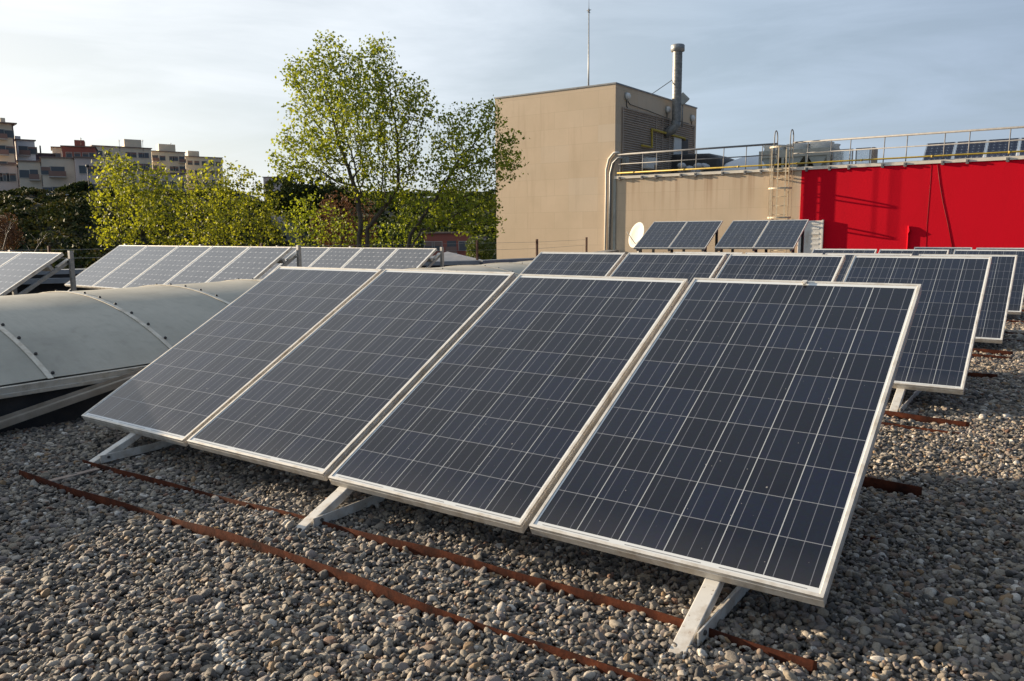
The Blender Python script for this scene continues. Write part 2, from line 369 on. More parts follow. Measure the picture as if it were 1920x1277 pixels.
desc = {0: ['far left panel of the front row, beside the curved skylight',
            'second panel from the left in the front row, right of the far left one',
            'third panel from the left in the front row, left neighbour of the nearest panel',
            'nearest and largest dark blue solar panel, right end of the front row'],
        1: ['leftmost solar panel of the second row, standing before the beige tower block',
            'second solar panel from the left in the second row, below the white satellite dish',
            'third solar panel from the left in the second row, behind the nearest row',
            'right end solar panel of the second row, its lower corner clear above gravel'],
        2: ['leftmost solar panel of the third row, only a strip of its top edge showing',
            'second solar panel from the left in the third row, only its top edge showing',
            'third solar panel from the left in the third row, mostly hidden',
            'right end solar panel of the third row, seen past the second row'],
        3: ['', 'leftmost solar panel of the fourth row, a pale frame edge below the red wall',
            'middle solar panel of the fourth row, a pale frame edge below the red wall',
            'right end solar panel of the fourth row, cut by the right edge of the photo'],
        4: ['', '', 'left solar panel of the farthest row, its top edge before the red wall',
            'right solar panel of the farthest row, its edge running out of the photo']}
def bez(a, b, c, n=8): return [Vector(a)*(1-t)**2+Vector(b)*2*t*(1-t)+Vector(c)*t*t for t in [i/(n-1) for i in range(n)]]
ct, st = math.cos(TILT), math.sin(TILT)
def rack(row, u, label, zoff=0):
    """one triangular support: sloped beam, base beam, rear leg, angle bar section"""
    n0 = DN*row; z0 = Z0+DZ[row]; gnd = gz(n0+.5)
    nf = -z0/st*ct if row == 0 else -(z0-gnd)/st*ct
    r = empty('panel_support', (u, n0, gnd), 0, label, 'panel support', 'white steel supports under the solar panels')
    dz = -n0
    off = -.044   # under the frames
    def pl(t, w_): return (0, ct*t-st*w_, z0+st*t+ct*w_-gnd)
    L0 = -(z0-gnd)/st-.02
    b = MB().bar(pl(L0, off-.018+.034), pl(-.02, off-.018), .05, .036, (0, -st, ct)); b.bar(pl(-.02, off-.018), pl(1.55, off-.018), .05, .036, (0, -st, ct))
    b.build('sloped_beam', M['legs'], r, .003)
    b = MB(); y0 = nf-.0; 
    b.box((.034, y0+.11, .008), (.040, 1.62, .050)); b.box((.0, y0+.13, .008), (.0339, 1.62, .013))
    b.build('base_beam', M['legs'], r, .001)
    b = MB().bar((.013, 1.42, .02), (.013, 1.42, pl(1.40, off-.03)[2]+.02), .03, .045, (0, 1, 0)); b.build('rear_leg', M['legs'], r, .002)
    b = MB().tube([(.0401, y0+.15, .034), (.046, y0+.15, .034)], .008, 6); b.build('bolt', M['dark'], r)
    return r
for row in range(5):
    for k in range(firstcol[row], 4):
        u = start[row][k]; z0 = Z0+DZ[row]
        jit = [(.000, 0), (.004, .0015), (-.003, -.001), (.003, .001)][k] if row == 0 else (random.uniform(-.003, .003), random.uniform(-.0015, .0015))
        panel(desc[row][k], 'dark blue solar panels of the '+ROWN[row], (u, DN*row, z0+jit[0]), TILT, 0, PM, jit[1])
sup = ['at the far left end of the front row', 'under the middle of the front row of panels', 'with rust spots under the nearest panel',]
for u, t in zip((-3.572, -1.946, -.329), sup): rack(0, u, 'white angle steel support foot '+t)
for row in (1, 2, 3, 4):
    for u, t in ((-3.572, 'left'), (-1.946, 'middle'), (-.36, 'right')):
        if row > 2 and t == 'left': continue
        rack(row, u, f'white steel support foot under the {t} part of the {ROWN[row]}')
# clip on the top edge of the nearest panel
t_ = Vector((-.99+.525, ct*1.64, Z0+st*1.64+.004)); b = MB().box((-.012, -.012, 0), (.010, .006, .007)).box((-.004, -.028, .001), (.008, -.0121, .008))
o = b.build('cable_clip', M['alu'], None, .002); o.location = t_; o.rotation_euler = (TILT, 0, 0); tag(o, 'small white clip on the top edge of the nearest panel', 'clip')

# rusty ballast strips half buried in the gravel
def strip(label, pts, h=.045, tilt_=.35, seed=0):
    """a thin wavy steel strip following ground points"""
    rr = random.Random(seed); P_ = [Vector(p) for p in pts]
    n = 150; tot = []
    for i in range(n+1):
        t = i/n*(len(P_)-1); k = min(int(t), len(P_)-2); tot.append(P_[k].lerp(P_[k+1], t-k))
    ph = [rr.uniform(0, 6) for _ in range(4)]
    vs, fs = [], []
    for i, p in enumerate(tot):
        s_ = p.x; wz = .004*math.sin(s_*3.1+ph[0])+.003*math.sin(s_*7.7+ph[1]); wy = .006*math.sin(s_*2.3+ph[2])+.002*math.sin(s_*9+ph[3])
        hh = h*(1+.15*math.sin(s_*2.0+ph[1])); b0 = Vector((p.x, p.y+wy, p.z-.03)); t0 = Vector((p.x, p.y+wy+tilt_*hh, p.z+hh*.75+wz))
        th = Vector((0, .004, 0)); fl = Vector((0, .02, -.004))
        vs += [b0, t0, t0+th, b0+th]
    for i in range(n):
        for k in range(4): a = i*4+k; b = i*4+(k+1) % 4; fs.append((a, a+4, b+4, b))
    fs += [(0, 1, 2, 3), (n*4+3, n*4+2, n*4+1, n*4)]
    o = MB().add(vs, fs, True).build('ballast_strip', M['rust']); return tag(o, label, 'metal strip', 'rusty ballast strips in the gravel')
strip('long rusty steel strip nearest the camera, running out at the bottom edge', [(-3.67, -.52, .006), (-2.6, -.47, .012), (-1.7, -.445, .006), (-1.1, -.46, .004), (-.54, -.435, 0), (.4, -.43, 0)], .036, .1, 1)
strip('rusty steel strip passing just behind the front feet of the front row', [(-3.62, -.225, 0), (-2.8, -.19, -.004), (-2.1, -.155, -.004), (-1.5, -.13, .002), (-.82, -.085, .006), (-.3, -.10, .012), (.02, -.13, .014)], .036, .1, 2)
strip('rusty steel strip end in shadow right of the nearest panel', [(-3.6, 1.60, 0), (-1.8, 1.60, 0), (.03, 1.60, 0)], .05, .3, 3)
strip('thin rusty strip end barely showing beside the nearest panel', [(-2.6, .93, -.012), (-.8, .93, -.012), (.0, .93, -.02)], .035, .3, 4)
k = 5
for row in (1, 2, 3):
    n0 = DN*row
    for dn_, hh, tx in ((-.30, .05, 'nearest strip'), (-.55, .03, 'low half buried strip'), (1.55, .05, 'rear strip'), (1.0, .025, 'thin middle strip')):
        zz = gz(n0+dn_)
        strip(f'{tx} of rusty steel under the right end of the {ROWN[row]}', [(-3.9, n0+dn_, zz), (-1.5, n0+dn_, zz), (.02+.01*k, n0+dn_, zz)], hh, .3, k); k += 1
# white chalky lump on gravel
wp = hit(415, 1237, 2, .0)
b = MB()
for q in range(60):
    t = q/59; c = Vector(wp)+Vector((-.085+.19*t, .035-.05*t+.012*math.sin(t*9)+random.gauss(0, .006), .006+random.uniform(0, .008)))
    r_ = random.uniform(.005, .012)*(1.2-t*.5); b.lathe([(0, r_*.5), (r_*.7, r_*.35), (r_, 0), (r_*.7, -r_*.4), (0, -r_*.5)], c, 6)
o = b.build('mortar_lump', worn('chalky_mortar', (.36, .34, .30), (.52, .50, .45), 60, .9)); tag(o, 'whitish crumbly mortar lump lying on the pebbles in the foreground', 'mortar lump')

a_, b_ = hit(82, 905, 2, .008), hit(184, 879, 2, .012)
o = MB().bar(tuple(a_), tuple(b_), .035, .006).build('flat_bar', worn('pinkish_wood', (.20, .15, .12), (.32, .25, .21), 12, .8)); tag(o, 'pale pinkish flat bar on the pebbles in front of the far left support foot', 'flat bar')
for (x, y, lab) in ((405, 990, 'dry tan leaf lying on the pebbles near the middle support foot'), (283, 1052, 'dry brown leaf lying among the pebbles at the left foreground')):
    c_ = hit(x, y, 2, .014); b = MB(); vs = [(-.018, 0, .004), (-.006, -.011, .002), (.010, -.009, .006), (.020, .002, .001), (.008, .010, .008), (-.008, .009, .003), (.0, 0, -.002)]
    o = b.add(vs, [(0, 1, 6), (1, 2, 6), (2, 3, 6), (3, 4, 6), (4, 5, 6), (5, 0, 6)]+[(6, 1, 0), (6, 2, 1), (6, 3, 2), (6, 4, 3), (6, 5, 4), (6, 0, 5)][:0]).build('dry_leaf', worn('dry_leaf_%d' % x, (.22, .13, .05), (.34, .22, .10), 40, .8)); o.location = tuple(c_); o.rotation_euler = (.3, .2, x); tag(o, lab, 'leaf')
# ------------------------------------------------------------------ barrel vault skylight
g = G('weathered_fibreglass'); v = g.obj(); sp_ = g.n('ShaderNodeMapping', {0: v, 'Scale': (4, 60, 4)}).outputs[0]
f = g.noise(1, 5, .6, sp_); f2 = g.noise(1.6, 5, .6, v); f3 = g.noise(14, 5, .6, v)
c = g.mix(f, c4((.40, .38, .32)), c4((.49, .46, .385))); c = g.mix(g.ramp(f2, [(.4, (0,0,0)), (.7, (1,1,1))]), c, c4((.33, .315, .265)))
c = g.mix(g.ramp(f3, [(.52, (0,0,0)), (.8, (.3,.3,.3))]), c, c4((.22, .20, .17)))
g.bsdf(c, .72, 0, f, .06, .003, Specular_IOR_Level=.15); M['vault'] = g.m
M['vaultbar'] = _frame('pale_aluminium_strip', (.55, .52, .45), (.36, .31, .24))
M['kerb'] = worn('bituminous_kerb', (.018, .018, .02), (.045, .043, .042), 5, .85, bs=.4, bd=.01)
UC, ZC, RV = -6.259, -2.497, 3.208; EV = -4.68; EW = 2*UC-EV
a1 = math.acos((EV-UC)/RV); a0 = math.pi-a1
VN0, VN1 = -5.27, 13.2
vt = empty('vaulted_skylight', (UC, 0, 0), 0, 'low barrel vaulted grey translucent skylight with pale ribs on a dark kerb', 'skylight')
nr = 0.899; ribs = [.126+nr*k for k in range(-6, 15)]; ribs = [r for r in ribs if VN0-.01 < r < VN1+.3]
for j in range(len(ribs)-1):
    b = MB(); vs = []; fs = []; na_ = 36; sag = 6
    for i in range(na_+1):
        a = a1+(a0-a1)*i/na_
        for k_ in range(sag+1):
            t = k_/sag; rr = RV-.0035*4*t*(1-t)
            vs.append((rr*math.cos(a), ribs[j]+.004+(nr-.008)*t, ZC+rr*math.sin(a)))
    k0 = len(vs)
    for i in range(na_):
        for k_ in range(sag): q = i*(sag+1)+k_; fs.append((q, q+1, q+sag+2, q+sag+1))
    b.add(vs, fs, True); b.build('curved_sheet', M['vault'], vt)
for rn_ in ribs:
    b = MB(); vs = []; fs = []; na_ = 48; hw = .017
    for i in range(na_+1):
        a = a1-.004+(a0-a1+.008)*i/na_
        for dy, dr in ((-hw, .002), (-hw, .007), (hw, .007), (hw, .002)): vs.append(((RV+dr)*math.cos(a), rn_+dy, ZC+(RV+dr)*math.sin(a)))
    for i in range(na_):
        for k_ in range(4): q = i*4+k_; w_ = i*4+(k_+1) % 4; fs.append((q, w_, w_+4, q+4))
    fs += [(0, 3, 2, 1), tuple(na_*4+q for q in (0, 1, 2, 3))]
    b.add(vs, fs); rb = b.build('rib', M['vaultbar'], vt)
    for i in range(15):
        b = MB(); a = a1+.012+(a0-a1-.024)*i/14; c = Vector(((RV+.006)*math.cos(a), rn_+.034, ZC+(RV+.006)*math.sin(a)))
        ax = Vector((math.cos(a), 0, math.sin(a))); b.lathe([(.011, -.004), (.011, .005), (.005, .011), (0, .011)], c, 7, ax)
        b.build('screw', M['dark'], rb)
b = MB()
ez = ZC+RV*math.sin(a1)
for sgn in (1, -1):
    e = (EV-UC)*sgn
    b.box((e-.05*sgn, VN0, ez-.075), (e+.035*sgn, VN1, ez-.012)); b.box((e+.035*sgn, VN0, ez-.075), (e+.05*sgn, VN1, ez-.05))
b.build('eave_profile', M['vaultbar'], vt, .002)
b = MB()
for sgn in (1, -1):
    e = (EV-UC)*sgn; b.box((e-.16*sgn, VN0, -.1), (e, VN1, ez-.0752))
for y_ in (VN0, VN1):
    for i in range(24):
        aa, ab = a1+(a0-a1)*i/24, a1+(a0-a1)*(i+1)/24
        b.add([(RV*.998*math.cos(aa), y_, -.1), (RV*.998*math.cos(ab), y_, -.1), (RV*.998*math.cos(ab), y_, ZC+RV*.998*math.sin(ab)), (RV*.998*math.cos(aa), y_, ZC+RV*.998*math.sin(aa))], [(0, 1, 2, 3)])
b.build('kerb', M['kerb'], vt)
# angle bar leaning along the kerb
a_, b_ = Vector((-4.60, -.95, -.04)), Vector((-4.585, 1.10, .325))
b = MB().bar(a_, b_, .045, .006, (0, 0, 1)); b.bar(a_+Vector((.022, 0, -.019)), b_+Vector((.022, 0, -.019)), .006, .032); b.bar(a_+Vector((-.022, 0, .012)), b_+Vector((-.022, 0, .012)), .004, .024)
ab = b.build('angle_bar', worn('dull_bar_paint', (.24, .20, .15), (.36, .31, .25), 7, .7)); tag(ab, 'long pale steel angle bar sloping along the dark kerb of the skylight', 'metal bar')

# ------------------------------------------------------------------ pale monocrystalline arrays on the left
def mono_array(tr, tilt, yaw, n, names, group, racklab, w_=.99):
    Ud = Vector((math.cos(yaw), math.sin(yaw), 0)); Nd = Vector((-Ud.y, Ud.x, 0)); V = Nd*math.cos(tilt)+Vector((0,0,1))*math.sin(tilt)
    TR = Vector(tr); BR = TR-V*1.2
    for k in range(n):
        panel(names[k], group, BR-Ud*w_*(n-k)+Ud*.0025, tilt, yaw, MM)
    r = empty('panel_rack', (BR.x, BR.y, gz(BR.y)), yaw, racklab, 'panel rack'); z0 = BR.z-gz(BR.y); c_, s_ = math.cos(tilt), math.sin(tilt)
    def pl(x, t, w): return (x, c_*t-s_*w, z0+s_*t+c_*w)
    for x in (.02, -w_*n*.5, -w_*n+.05):
        b = MB().bar(pl(x, -.15, -.13), pl(x, 1.16, -.13), .045, .045, (0, -s_, c_)); sb = b.build('sloped_beam', M['galv'], r, .002)
        b = MB().bar(pl(x, 1.02, -.101), pl(x, 1.2, -.101), .075, .012, (0, -s_, c_)); b.build('joint_plate', M['alu'], sb)
        q = pl(x, 1.22, -.06); b = MB().bar((x+.045, q[1]+.02, -.02), (x+.045, q[1]+.02, q[2]+.06), .05, .05, (0, 1, 0)); b.build('post', M['galv'], r, .002)
        q = pl(x, -.15, -.15); b = MB().bar((x, q[1], -.02), (x, q[1], q[2]+.03), .05, .05, (0, 1, 0)); b.build('foot', M['galv'], r, .002)
    for t in (.25, .95):
        b = MB().bar(pl(-w_*n+.03, t, -.072), pl(.04, t, -.072), .04, .06, (0, -s_, c_)); b.build('cross_rail', M['galv'], r)
    return r
TA = mono_array((-10.068, 2.845, .951), .554, .045, 3,
    ['farthest left of the pale grey panels, cut by the left edge of the photo', 'pale grey panel cut by the left edge, left of the panel beside the steel post', 'right end pale grey panel of the leftmost array, ending at a steel post'],
    'pale grey solar panels of the leftmost array', 'galvanised post and sloped beam at the right end of the leftmost pale array')
TB = mono_array((-8.676, 5.364, .978), .578, -.038, 5,
    ['leftmost of the five pale grey panels behind the vaulted skylight', 'second from the left of the five pale grey panels behind the skylight', 'middle of the five pale grey panels behind the skylight',
     'fourth from the left of the five pale grey panels behind the skylight', 'right end panel of the five pale grey panels behind the skylight'],
    'pale grey solar panels behind the skylight', 'galvanised rack holding the five pale grey panels behind the skylight')
TC_ = mono_array((-8.851, 8.759, .876), .599, -.06, 5,
    ['leftmost panel of the farthest pale array, mostly hidden', 'second panel from the left of the farthest pale array below the big tree', 'middle panel of the farthest pale array below the big tree trunk',
     'fourth panel from the left of the farthest pale array', 'right end panel of the farthest pale array, ending at a thin steel post'],
    'pale grey solar panels of the farthest left array', 'galvanised rack with post and brace at the right end of the farthest pale array')

# small raised arrays by the wall
def small_array(tr, tilt, yaw, names, group, lab):
    Ud = Vector((math.cos(yaw), math.sin(yaw), 0)); Nd = Vector((-Ud.y, Ud.x, 0)); V = Nd*math.cos(tilt)+Vector((0,0,1))*math.sin(tilt)
    BR = Vector(tr)-V*1.65
    for k in range(2): panel(names[k], group, BR-Ud*1.0*(2-k)+Ud*.005, tilt, yaw, PM)
    g0 = gz(BR.y); r = empty('panel_rack', (BR.x, BR.y, g0), yaw, lab, 'panel rack'); z0 = BR.z-g0; c_, s_ = math.cos(tilt), math.sin(tilt)
    def pl(x, t, w): return (x, c_*t-s_*w, z0+s_*t+c_*w)
    for x in (-.08, -1., -1.9):
        b = MB().bar(pl(x, .0, -.075), pl(x, 1.6, -.075), .05, .05, (0, -s_, c_)); b.build('sloped_beam', M['galv'], r)
        q = pl(x, 1.3, -.1); b = MB().bar((x, q[1], -.02), (x, q[1], q[2]), .06, .06, (0, 1, 0)); b.build('post', M['dark'], r)
        q = pl(x, .25, -.1); b = MB().bar((x, q[1], -.02), (x, q[1], q[2]), .06, .06, (0, 1, 0)); b.build('post', M['dark'], r)
    return r
small_array((-7.402, 19.138, 1.404), .45, .062, ['left panel of the raised pair beside the satellite dish', 'right panel of the raised pair beside the satellite dish'], 'raised pair of solar panels by the dish', 'posts and beams under the raised pair of panels by the satellite dish')
small_array((-5.18, 19.381, 1.404), .442, .04, ['left panel of the raised pair below the wall ladder', 'right panel of the raised pair, in front of the white box'], 'raised pair of solar panels by the ladder', 'posts and beams under the raised pair of panels below the ladder')

# ------------------------------------------------------------------ roof parapet and wire fence
M['coping'] = worn('grey_metal_coping', (.20, .21, .22), (.30, .31, .32), 3, .5, .2)
par = [Vector(p) for p in ((-60, -24), (-19.6, 1.6), (-16.9, 6.1), (-11.7, 13.65), (-11.3, 15.8), (-11.85, 19.5), (-13.3, 23.9))]
b = MB(); b2 = MB()
for i in range(len(par)-1):
    p_, q_ = par[i].to_3d(), par[i+1].to_3d()
    z_ = .40
    b.bar(p_+Vector((0, 0, z_)), q_+Vector((0, 0, z_)), .42, .09)
    d_ = (q_-p_).normalized(); sd = Vector((d_.y, -d_.x, 0))
    b.bar(p_+sd*.33+Vector((0, 0, z_-.17)), q_+sd*.33+Vector((0, 0, z_-.17)), .25, .10)
    b2.bar(p_+Vector((0, 0, .15)), q_+Vector((0, 0, .15)), .34, .42)
r = empty('roof_parapet', (0, 0, 0), 0, 'low roof edge parapet with two grey metal copings curving toward the tower', 'parapet')
b.build('coping', M['coping'], r); b2.build('upstand', M['kerb'], r)
fn = empty('wire_fence', (0, 0, 0), 0, 'thin rusty posts with two wires along the roof edge', 'fence')
posts = [Vector(tuple(hit(x, y, 2, .42))) for x, y in ((895, 488), (1007, 484))]+[Vector((-12.75, 21.0, .42))]
left_ = [Vector((-14.6, 9.4, .42)), Vector((-17.0, 5.9, .42)), Vector((-21.5, .6, .42))]
allp = left_[::-1]+posts
for p_ in allp: MB().bar(p_+Vector((0, 0, -.1)), p_+Vector((0, 0, .52)), .05, .05, (0, 1, 0)).build('fence_post', M['rustpost'], fn)
for zz in (.44, .26):
    MB().tube([p_+Vector((0, 0, zz)) for p_ in allp], .0035, 5).build('wire', M['galv'], fn)
# white flat container lid / flashing seen between posts, and the pavilion roof beyond
pr = at(835, 482, 34); b = MB(); w1 = 2.0
r = empty('hipped_roof', tuple(pr), math.atan2(RT[1], RT[0]), 'low pale grey hipped metal roof beyond the parapet', 'roof')
b.add([(-1.4, -1, -.2), (1.5, -1, -.2), (1.5, 2, -.2), (-1.4, 2, -.2), (.05, .5, .22)], [(0, 1, 4), (1, 2, 4), (2, 3, 4), (3, 0, 4), (3, 2, 1, 0)]); b.build('metal_sheet', M['coping'], r)
MB().box((-1.2, -.8, -9), (1.3, 1.8, -.2)).build('wall', M['back'], r)

# ------------------------------------------------------------------ service building: tower and low wall
g = G('beige_wall_panels'); p = g.pos(); s = g.n('ShaderNodeSeparateXYZ', {0: p})
vv = g.n('ShaderNodeCombineXYZ', {0: g.math('ADD', s.outputs[0], s.outputs[1]), 1: s.outputs[2]}).outputs[0]
br = g.n('ShaderNodeTexBrick', {'Vector': vv, 'Color1': c4((.55, .43, .30)), 'Color2': c4((.61, .485, .35)), 'Mortar': c4((.43, .34, .235)), 'Scale': 1., 'Mortar Size': .010, 'Brick Width': 1.25, 'Row Height': .62, 'Mortar Smooth': .5, 'Bias': -.2})
br.offset = .5
f = g.noise(.8, 6, .62, p); c = g.mix(.6, c4((.58, .458, .33)), br.outputs[0]); c = g.mix(g.ramp(f, [(.38, (0,0,0)), (.68, (.6,.6,.6))]), c, c4((.49, .39, .27)))
stv = g.n('ShaderNodeMapping', {0: p, 'Scale': (2.6, 2.6, .22)}).outputs[0]; st2 = g.ramp(g.noise(1, 6, .65, stv), [(.56, (0,0,0)), (.78, (.55,.55,.55))])
c = g.mix(st2, c, c4((.40, .30, .20)))
zs = g.n('ShaderNodeMapRange', {0: s.outputs[2], 1: 1.5, 2: 3.0, 3: 0., 4: 1.}).outputs[0]; xl = g.math('GREATER_THAN', s.outputs[0], -13.25)
sk = g.ramp(g.noise(1, 5, .6, g.n('ShaderNodeMapping', {0: p, 'Scale': (5., 5., .12)}).outputs[0]), [(.50, (0,0,0)), (.68, (1,1,1))])
c = g.mix(g.math('MULTIPLY', g.math('MULTIPLY', zs, xl), g.math('MULTIPLY', sk, .7)), c, c4((.30, .17, .09)))
pw = g.ramp(g.n('ShaderNodeTexWhiteNoise', {0: g.n('ShaderNodeVectorMath', {0: g.n('ShaderNodeVectorMath', {0: vv, 1: (.8, 1.61, 1)}, operation='MULTIPLY').outputs[0]}, operation='FLOOR').outputs[0]}).outputs[0], [(.75, (0,0,0)), (.95, (.35,.35,.35))])
c = g.mix(pw, c, c4((.58, .50, .40)))
g.bsdf(c, .85, 0, g.noise(30, 4, .6, p), .12, .01); M['beige'] = g.m
M['cream'] = worn('cream_coping', (.66, .61, .52), (.76, .71, .62), 4, .7, world=True)
g = G('red_paint'); p = g.pos(); f = g.noise(1.1, 5, .6, p); f2 = g.noise(26, 3, .6, p)
g.bsdf(g.mix(f, g.mix(g.ramp(g.noise(1, 5, .6, g.n('ShaderNodeMapping', {0: p, 'Scale': (2., 2., .25)}).outputs[0]), [(.5, (0,0,0)), (.8, (1,1,1))]), c4((.54, .001, .012)), c4((.44, .002, .013))), c4((.62, .001, .016))), .85, 0, f2, .2, .012, Specular_IOR_Level=.15); M['red'] = g.m
M['louvre'] = worn('brown_louvre', (.31, .25, .20), (.38, .31, .25), 2, .7, 0, world=True)
M['greyp'] = worn('grey_painted_metal', (.25, .26, .235), (.34, .35, .32), 5, .6)
M['whitep'] = worn('white_painted_metal', (.62, .61, .57), (.72, .71, .67), 4, .6)
M['yellow'] = worn('yellow_pipe_paint', (.36, .25, .02), (.50, .36, .04), 12, .5)
WN = 24.0; TU0, TU1 = -18.65, -13.3; TT, WT = 6.35, 3.10; TN1 = 31.5; WU1 = 14.0
bd = empty('service_building', (TU1, WN, -.3), 0, 'beige tower block with louvred side and long low wall partly painted red', 'building')
def bp(mb_, name, mat, parent=bd, **kw):     # build in world coordinates under the building
    mb_.v = [(x-TU1, y-WN, z+.3) for x, y, z in mb_.v]; return mb_.build(name, mat, parent, **kw)
bp(MB().box((TU0, WN, -8.6), (TU1, TN1, TT)), 'tower_wall', M['beige'])
bp(MB().box((TU1+.0005, WN+.004, -8.6), (WU1, TN1+6, WT-.1)), 'low_wall', M['beige'])
bp(MB().box((TU0-.03, WN-.03, TT), (TU1+.03, TN1+.03, TT+.05)), 'tower_coping', M['coping'])
bp(MB().box((TU1+.01, WN-.05, WT-.1), (WU1, WN+.3, WT)), 'wall_coping', M['cream'])
RU = hit(1500, 400, 1, WN)[0]
bp(MB().box((RU, WN-.014, -1), (WU1, WN+.003, WT-.101)), 'red_wall_panel', M['red'])
# louvre cladding on the tower side
fr = lambda x, y: hit(x, y, 0, TU1)
lz1, lz0 = 5.55, 3.0; ln0, ln1 = 24.55, 31.2
lv = MB(); nsl = 30
for i in range(nsl):
    z_ = lz0+(lz1-lz0)*i/nsl; h_ = (lz1-lz0)/nsl
    lv.add([(TU1+.004, ln0, z_), (TU1+.05, ln0, z_+h_*.15), (TU1+.05, ln0, z_+h_*.3), (TU1+.004, ln0, z_+h_*.95), (TU1+.004, ln1, z_), (TU1+.05, ln1, z_+h_*.15), (TU1+.05, ln1, z_+h_*.3), (TU1+.004, ln1, z_+h_*.95)],
           [(0, 1, 5, 4), (1, 2, 6, 5), (2, 3, 7, 6), (0, 3, 2, 1), (4, 5, 6, 7)])
lvo = bp(lv, 'louvre_panel', M['louvre'])
b = MB()
for n_ in (ln0-.03, 27.35, 27.95, 28.6, ln1): b.box((TU1+.03, n_-.03, lz0), (TU1+.062, n_+.03, lz1))
b.box((TU1+.03, ln0-.06, lz1), (TU1+.07, ln1+.03, lz1+.05)); bp(b, 'louvre_frame', M['louvre'])
d0, d1 = fr(1266, 262), fr(1286, 266)
dr = bp(MB().box((TU1+.05, 29.0, 3.1), (TU1+.09, 29.75, 4.95)), 'door', M['whitep'])
bp(MB().box((TU1+.045, 29.78, 3.05), (TU1+.066, 30.5, 4.95)), 'door_opening', M['dark'])
def nmo(n, y=0): return Vector((TU1, n, y))
# yellow gas pipe on the tower side
a_ = lambda x, y, o_=.12: Vector(tuple(hit(x, y, 0, TU1)))+Vector((o_, 0, 0))
b = MB().tube([a_(1198, 273), a_(1217, 277), a_(1217, 243), a_(1279, 260), a_(1279, 264)], .045, 8); o = b.build('gas_pipe', M['yellow']); tag(o, 'yellow gas pipe stepping across the louvred tower side', 'pipe')
# yellow pipe along the wall top
b = MB().tube([(TU1+.15, WN-.1, WT+.10), (-7.6, WN-.1, WT+.10), (-3, WN-.1, WT+.105), (WU1, WN-.1, WT+.10)], .025, 8)
for u_ in np.arange(TU1+.8, 6, 1.9): b.tube([(u_-.03, WN-.1, WT+.10), (u_+.03, WN-.1, WT+.10)], .034, 8)
o = b.build('gas_pipe', M['yellow']); tag(o, 'long yellow gas pipe running along the top of the low and red wall', 'pipe')
# cabinets
def cabinet(name, x0, y0, x1, y1, depth, lab, mat='whitep'):
    p0, p1 = hit(x0, y0, 0, TU1), hit(x1, y1, 0, TU1)
    w_ = abs(p1[1]-p0[1]); h_ = abs(p0[2]-p1[2]); r = empty(name, (TU1+.07, min(p0[1], p1[1]), min(p0[2], p1[2])), 0, lab, 'cabinet')
    MB().box((0, 0, 0), (depth, w_, h_)).build('cabinet_body', M[mat], r, .01); MB().box((depth+.002, .03, .03), (depth+.012, w_-.03, h_-.03)).build('cabinet_door', M[mat], r, .004); return r
cabinet('meter_cabinet', 1200, 296, 1214, 318, .22, 'white metal meter cabinet below the yellow pipe on the louvred side')
cabinet('electrical_box', 1216, 296, 1222, 311, .18, 'small pale electrical box right of the white meter cabinet')
cabinet('switch_box', 1163, 294, 1171, 309, .12, 'grey switch box near the front corner of the tower', 'greyp')
# round lamps
for x, y, lab in ((1174, 181, 'round bulkhead lamp near the front corner of the tower side'), (1250, 206, 'round bulkhead lamp beside the steel flue'), (1296, 222, 'round bulkhead lamp at the far end of the tower side')):
    p_ = hit(x, y, 0, TU1); r = empty('bulkhead_lamp', (TU1, p_[1], p_[2]), 0, lab, 'lamp', 'round lamps on the tower side')
    MB().lathe([(0, 0), (.15, 0), (.15, .05), (.0, .06)], (0, 0, 0), 20, (1, 0, 0)).build('lamp_base', M['greyp'], r)
    MB().lathe([(.13, .06), (.12, .12), (.07, .16), (0, .17)], (0, 0, 0), 20, (1, 0, 0)).build('lamp_glass', M['whitep'], r)
    MB().tube([(.02, 0, -.15), (.02, .02, -.35), (.02, .2, -.45)], .015, 6).build('conduit', M['dark'], r)
b = MB().tube([a_(1176, 190, .03), a_(1180, 196, .03), a_(1215, 208, .03), a_(1250, 222, .03), a_(1290, 232, .03)], .014, 6); o = b.build('lamp_cable', M['dark']); tag(o, 'thin dark cable linking the round lamps along the tower side', 'cable')
# steel flue
fq = hit(1267, 235, 0, TU1+.42); ft = hit(1272, 84, 0, TU1+.42); fz = ft[2]-5.1+.0
fp = empty('flue_pipe', (TU1+.42, (fq[1]+ft[1])/2, 5.1), 0, 'tall spiral steel flue pipe with a cap, bent at its foot into the louvres', 'flue pipe')
prof = []; z_ = .35
while z_ < fz-.2: prof += [(.185, z_), (.190, z_+.02), (.185, z_+.04)]; z_ += .13
g = G('spiral_steel'); v = g.obj(); g.bsdf(g.ramp(g.noise(9, 5, .6, v), [(.35, (.15, .15, .14)), (.7, (.27, .26, .24))]), .5, .35, g.noise(30, 3, .6, v), .1); M['flue'] = g.m
MB().lathe(prof, n=24).build('pipe_body', M['flue'], fp)
MB().tube([(-.40, -.22, -.12), (-.16, -.08, .02), (-.03, -.02, .2), (0, 0, .36)], [.185, .185, .19, .19], 20).build('elbow', M['flue'], fp)
MB().lathe([(.19, fz-.28), (.27, fz-.26), (.27, fz-.04), (.24, fz-.01), (0, fz)], n=24).build('cap', M['galv'], fp)
MB().bar((-.15, -.05, 2.0), (-1.0, -.9, 1.2), .03, .03).build('stay', M['galv'], fp)
sp = empty('floodlight', (TU1+.25, hit(1280, 190, 0, TU1+.25)[1], 6.05), 0, 'square tilted floodlight on a short pole right of the flue', 'floodlight')
MB().tube([(0, 0, -.7), (0, 0, .25)], .03, 8).build('pole', M['galv'], sp)
hd = MB().box((-.2, -.2, -.06), (.2, .2, .06)).build('lamp_head', M['greyp'], sp, .02); hd.location = (0, 0, .42); hd.rotation_euler = (1.2, .78, .3)
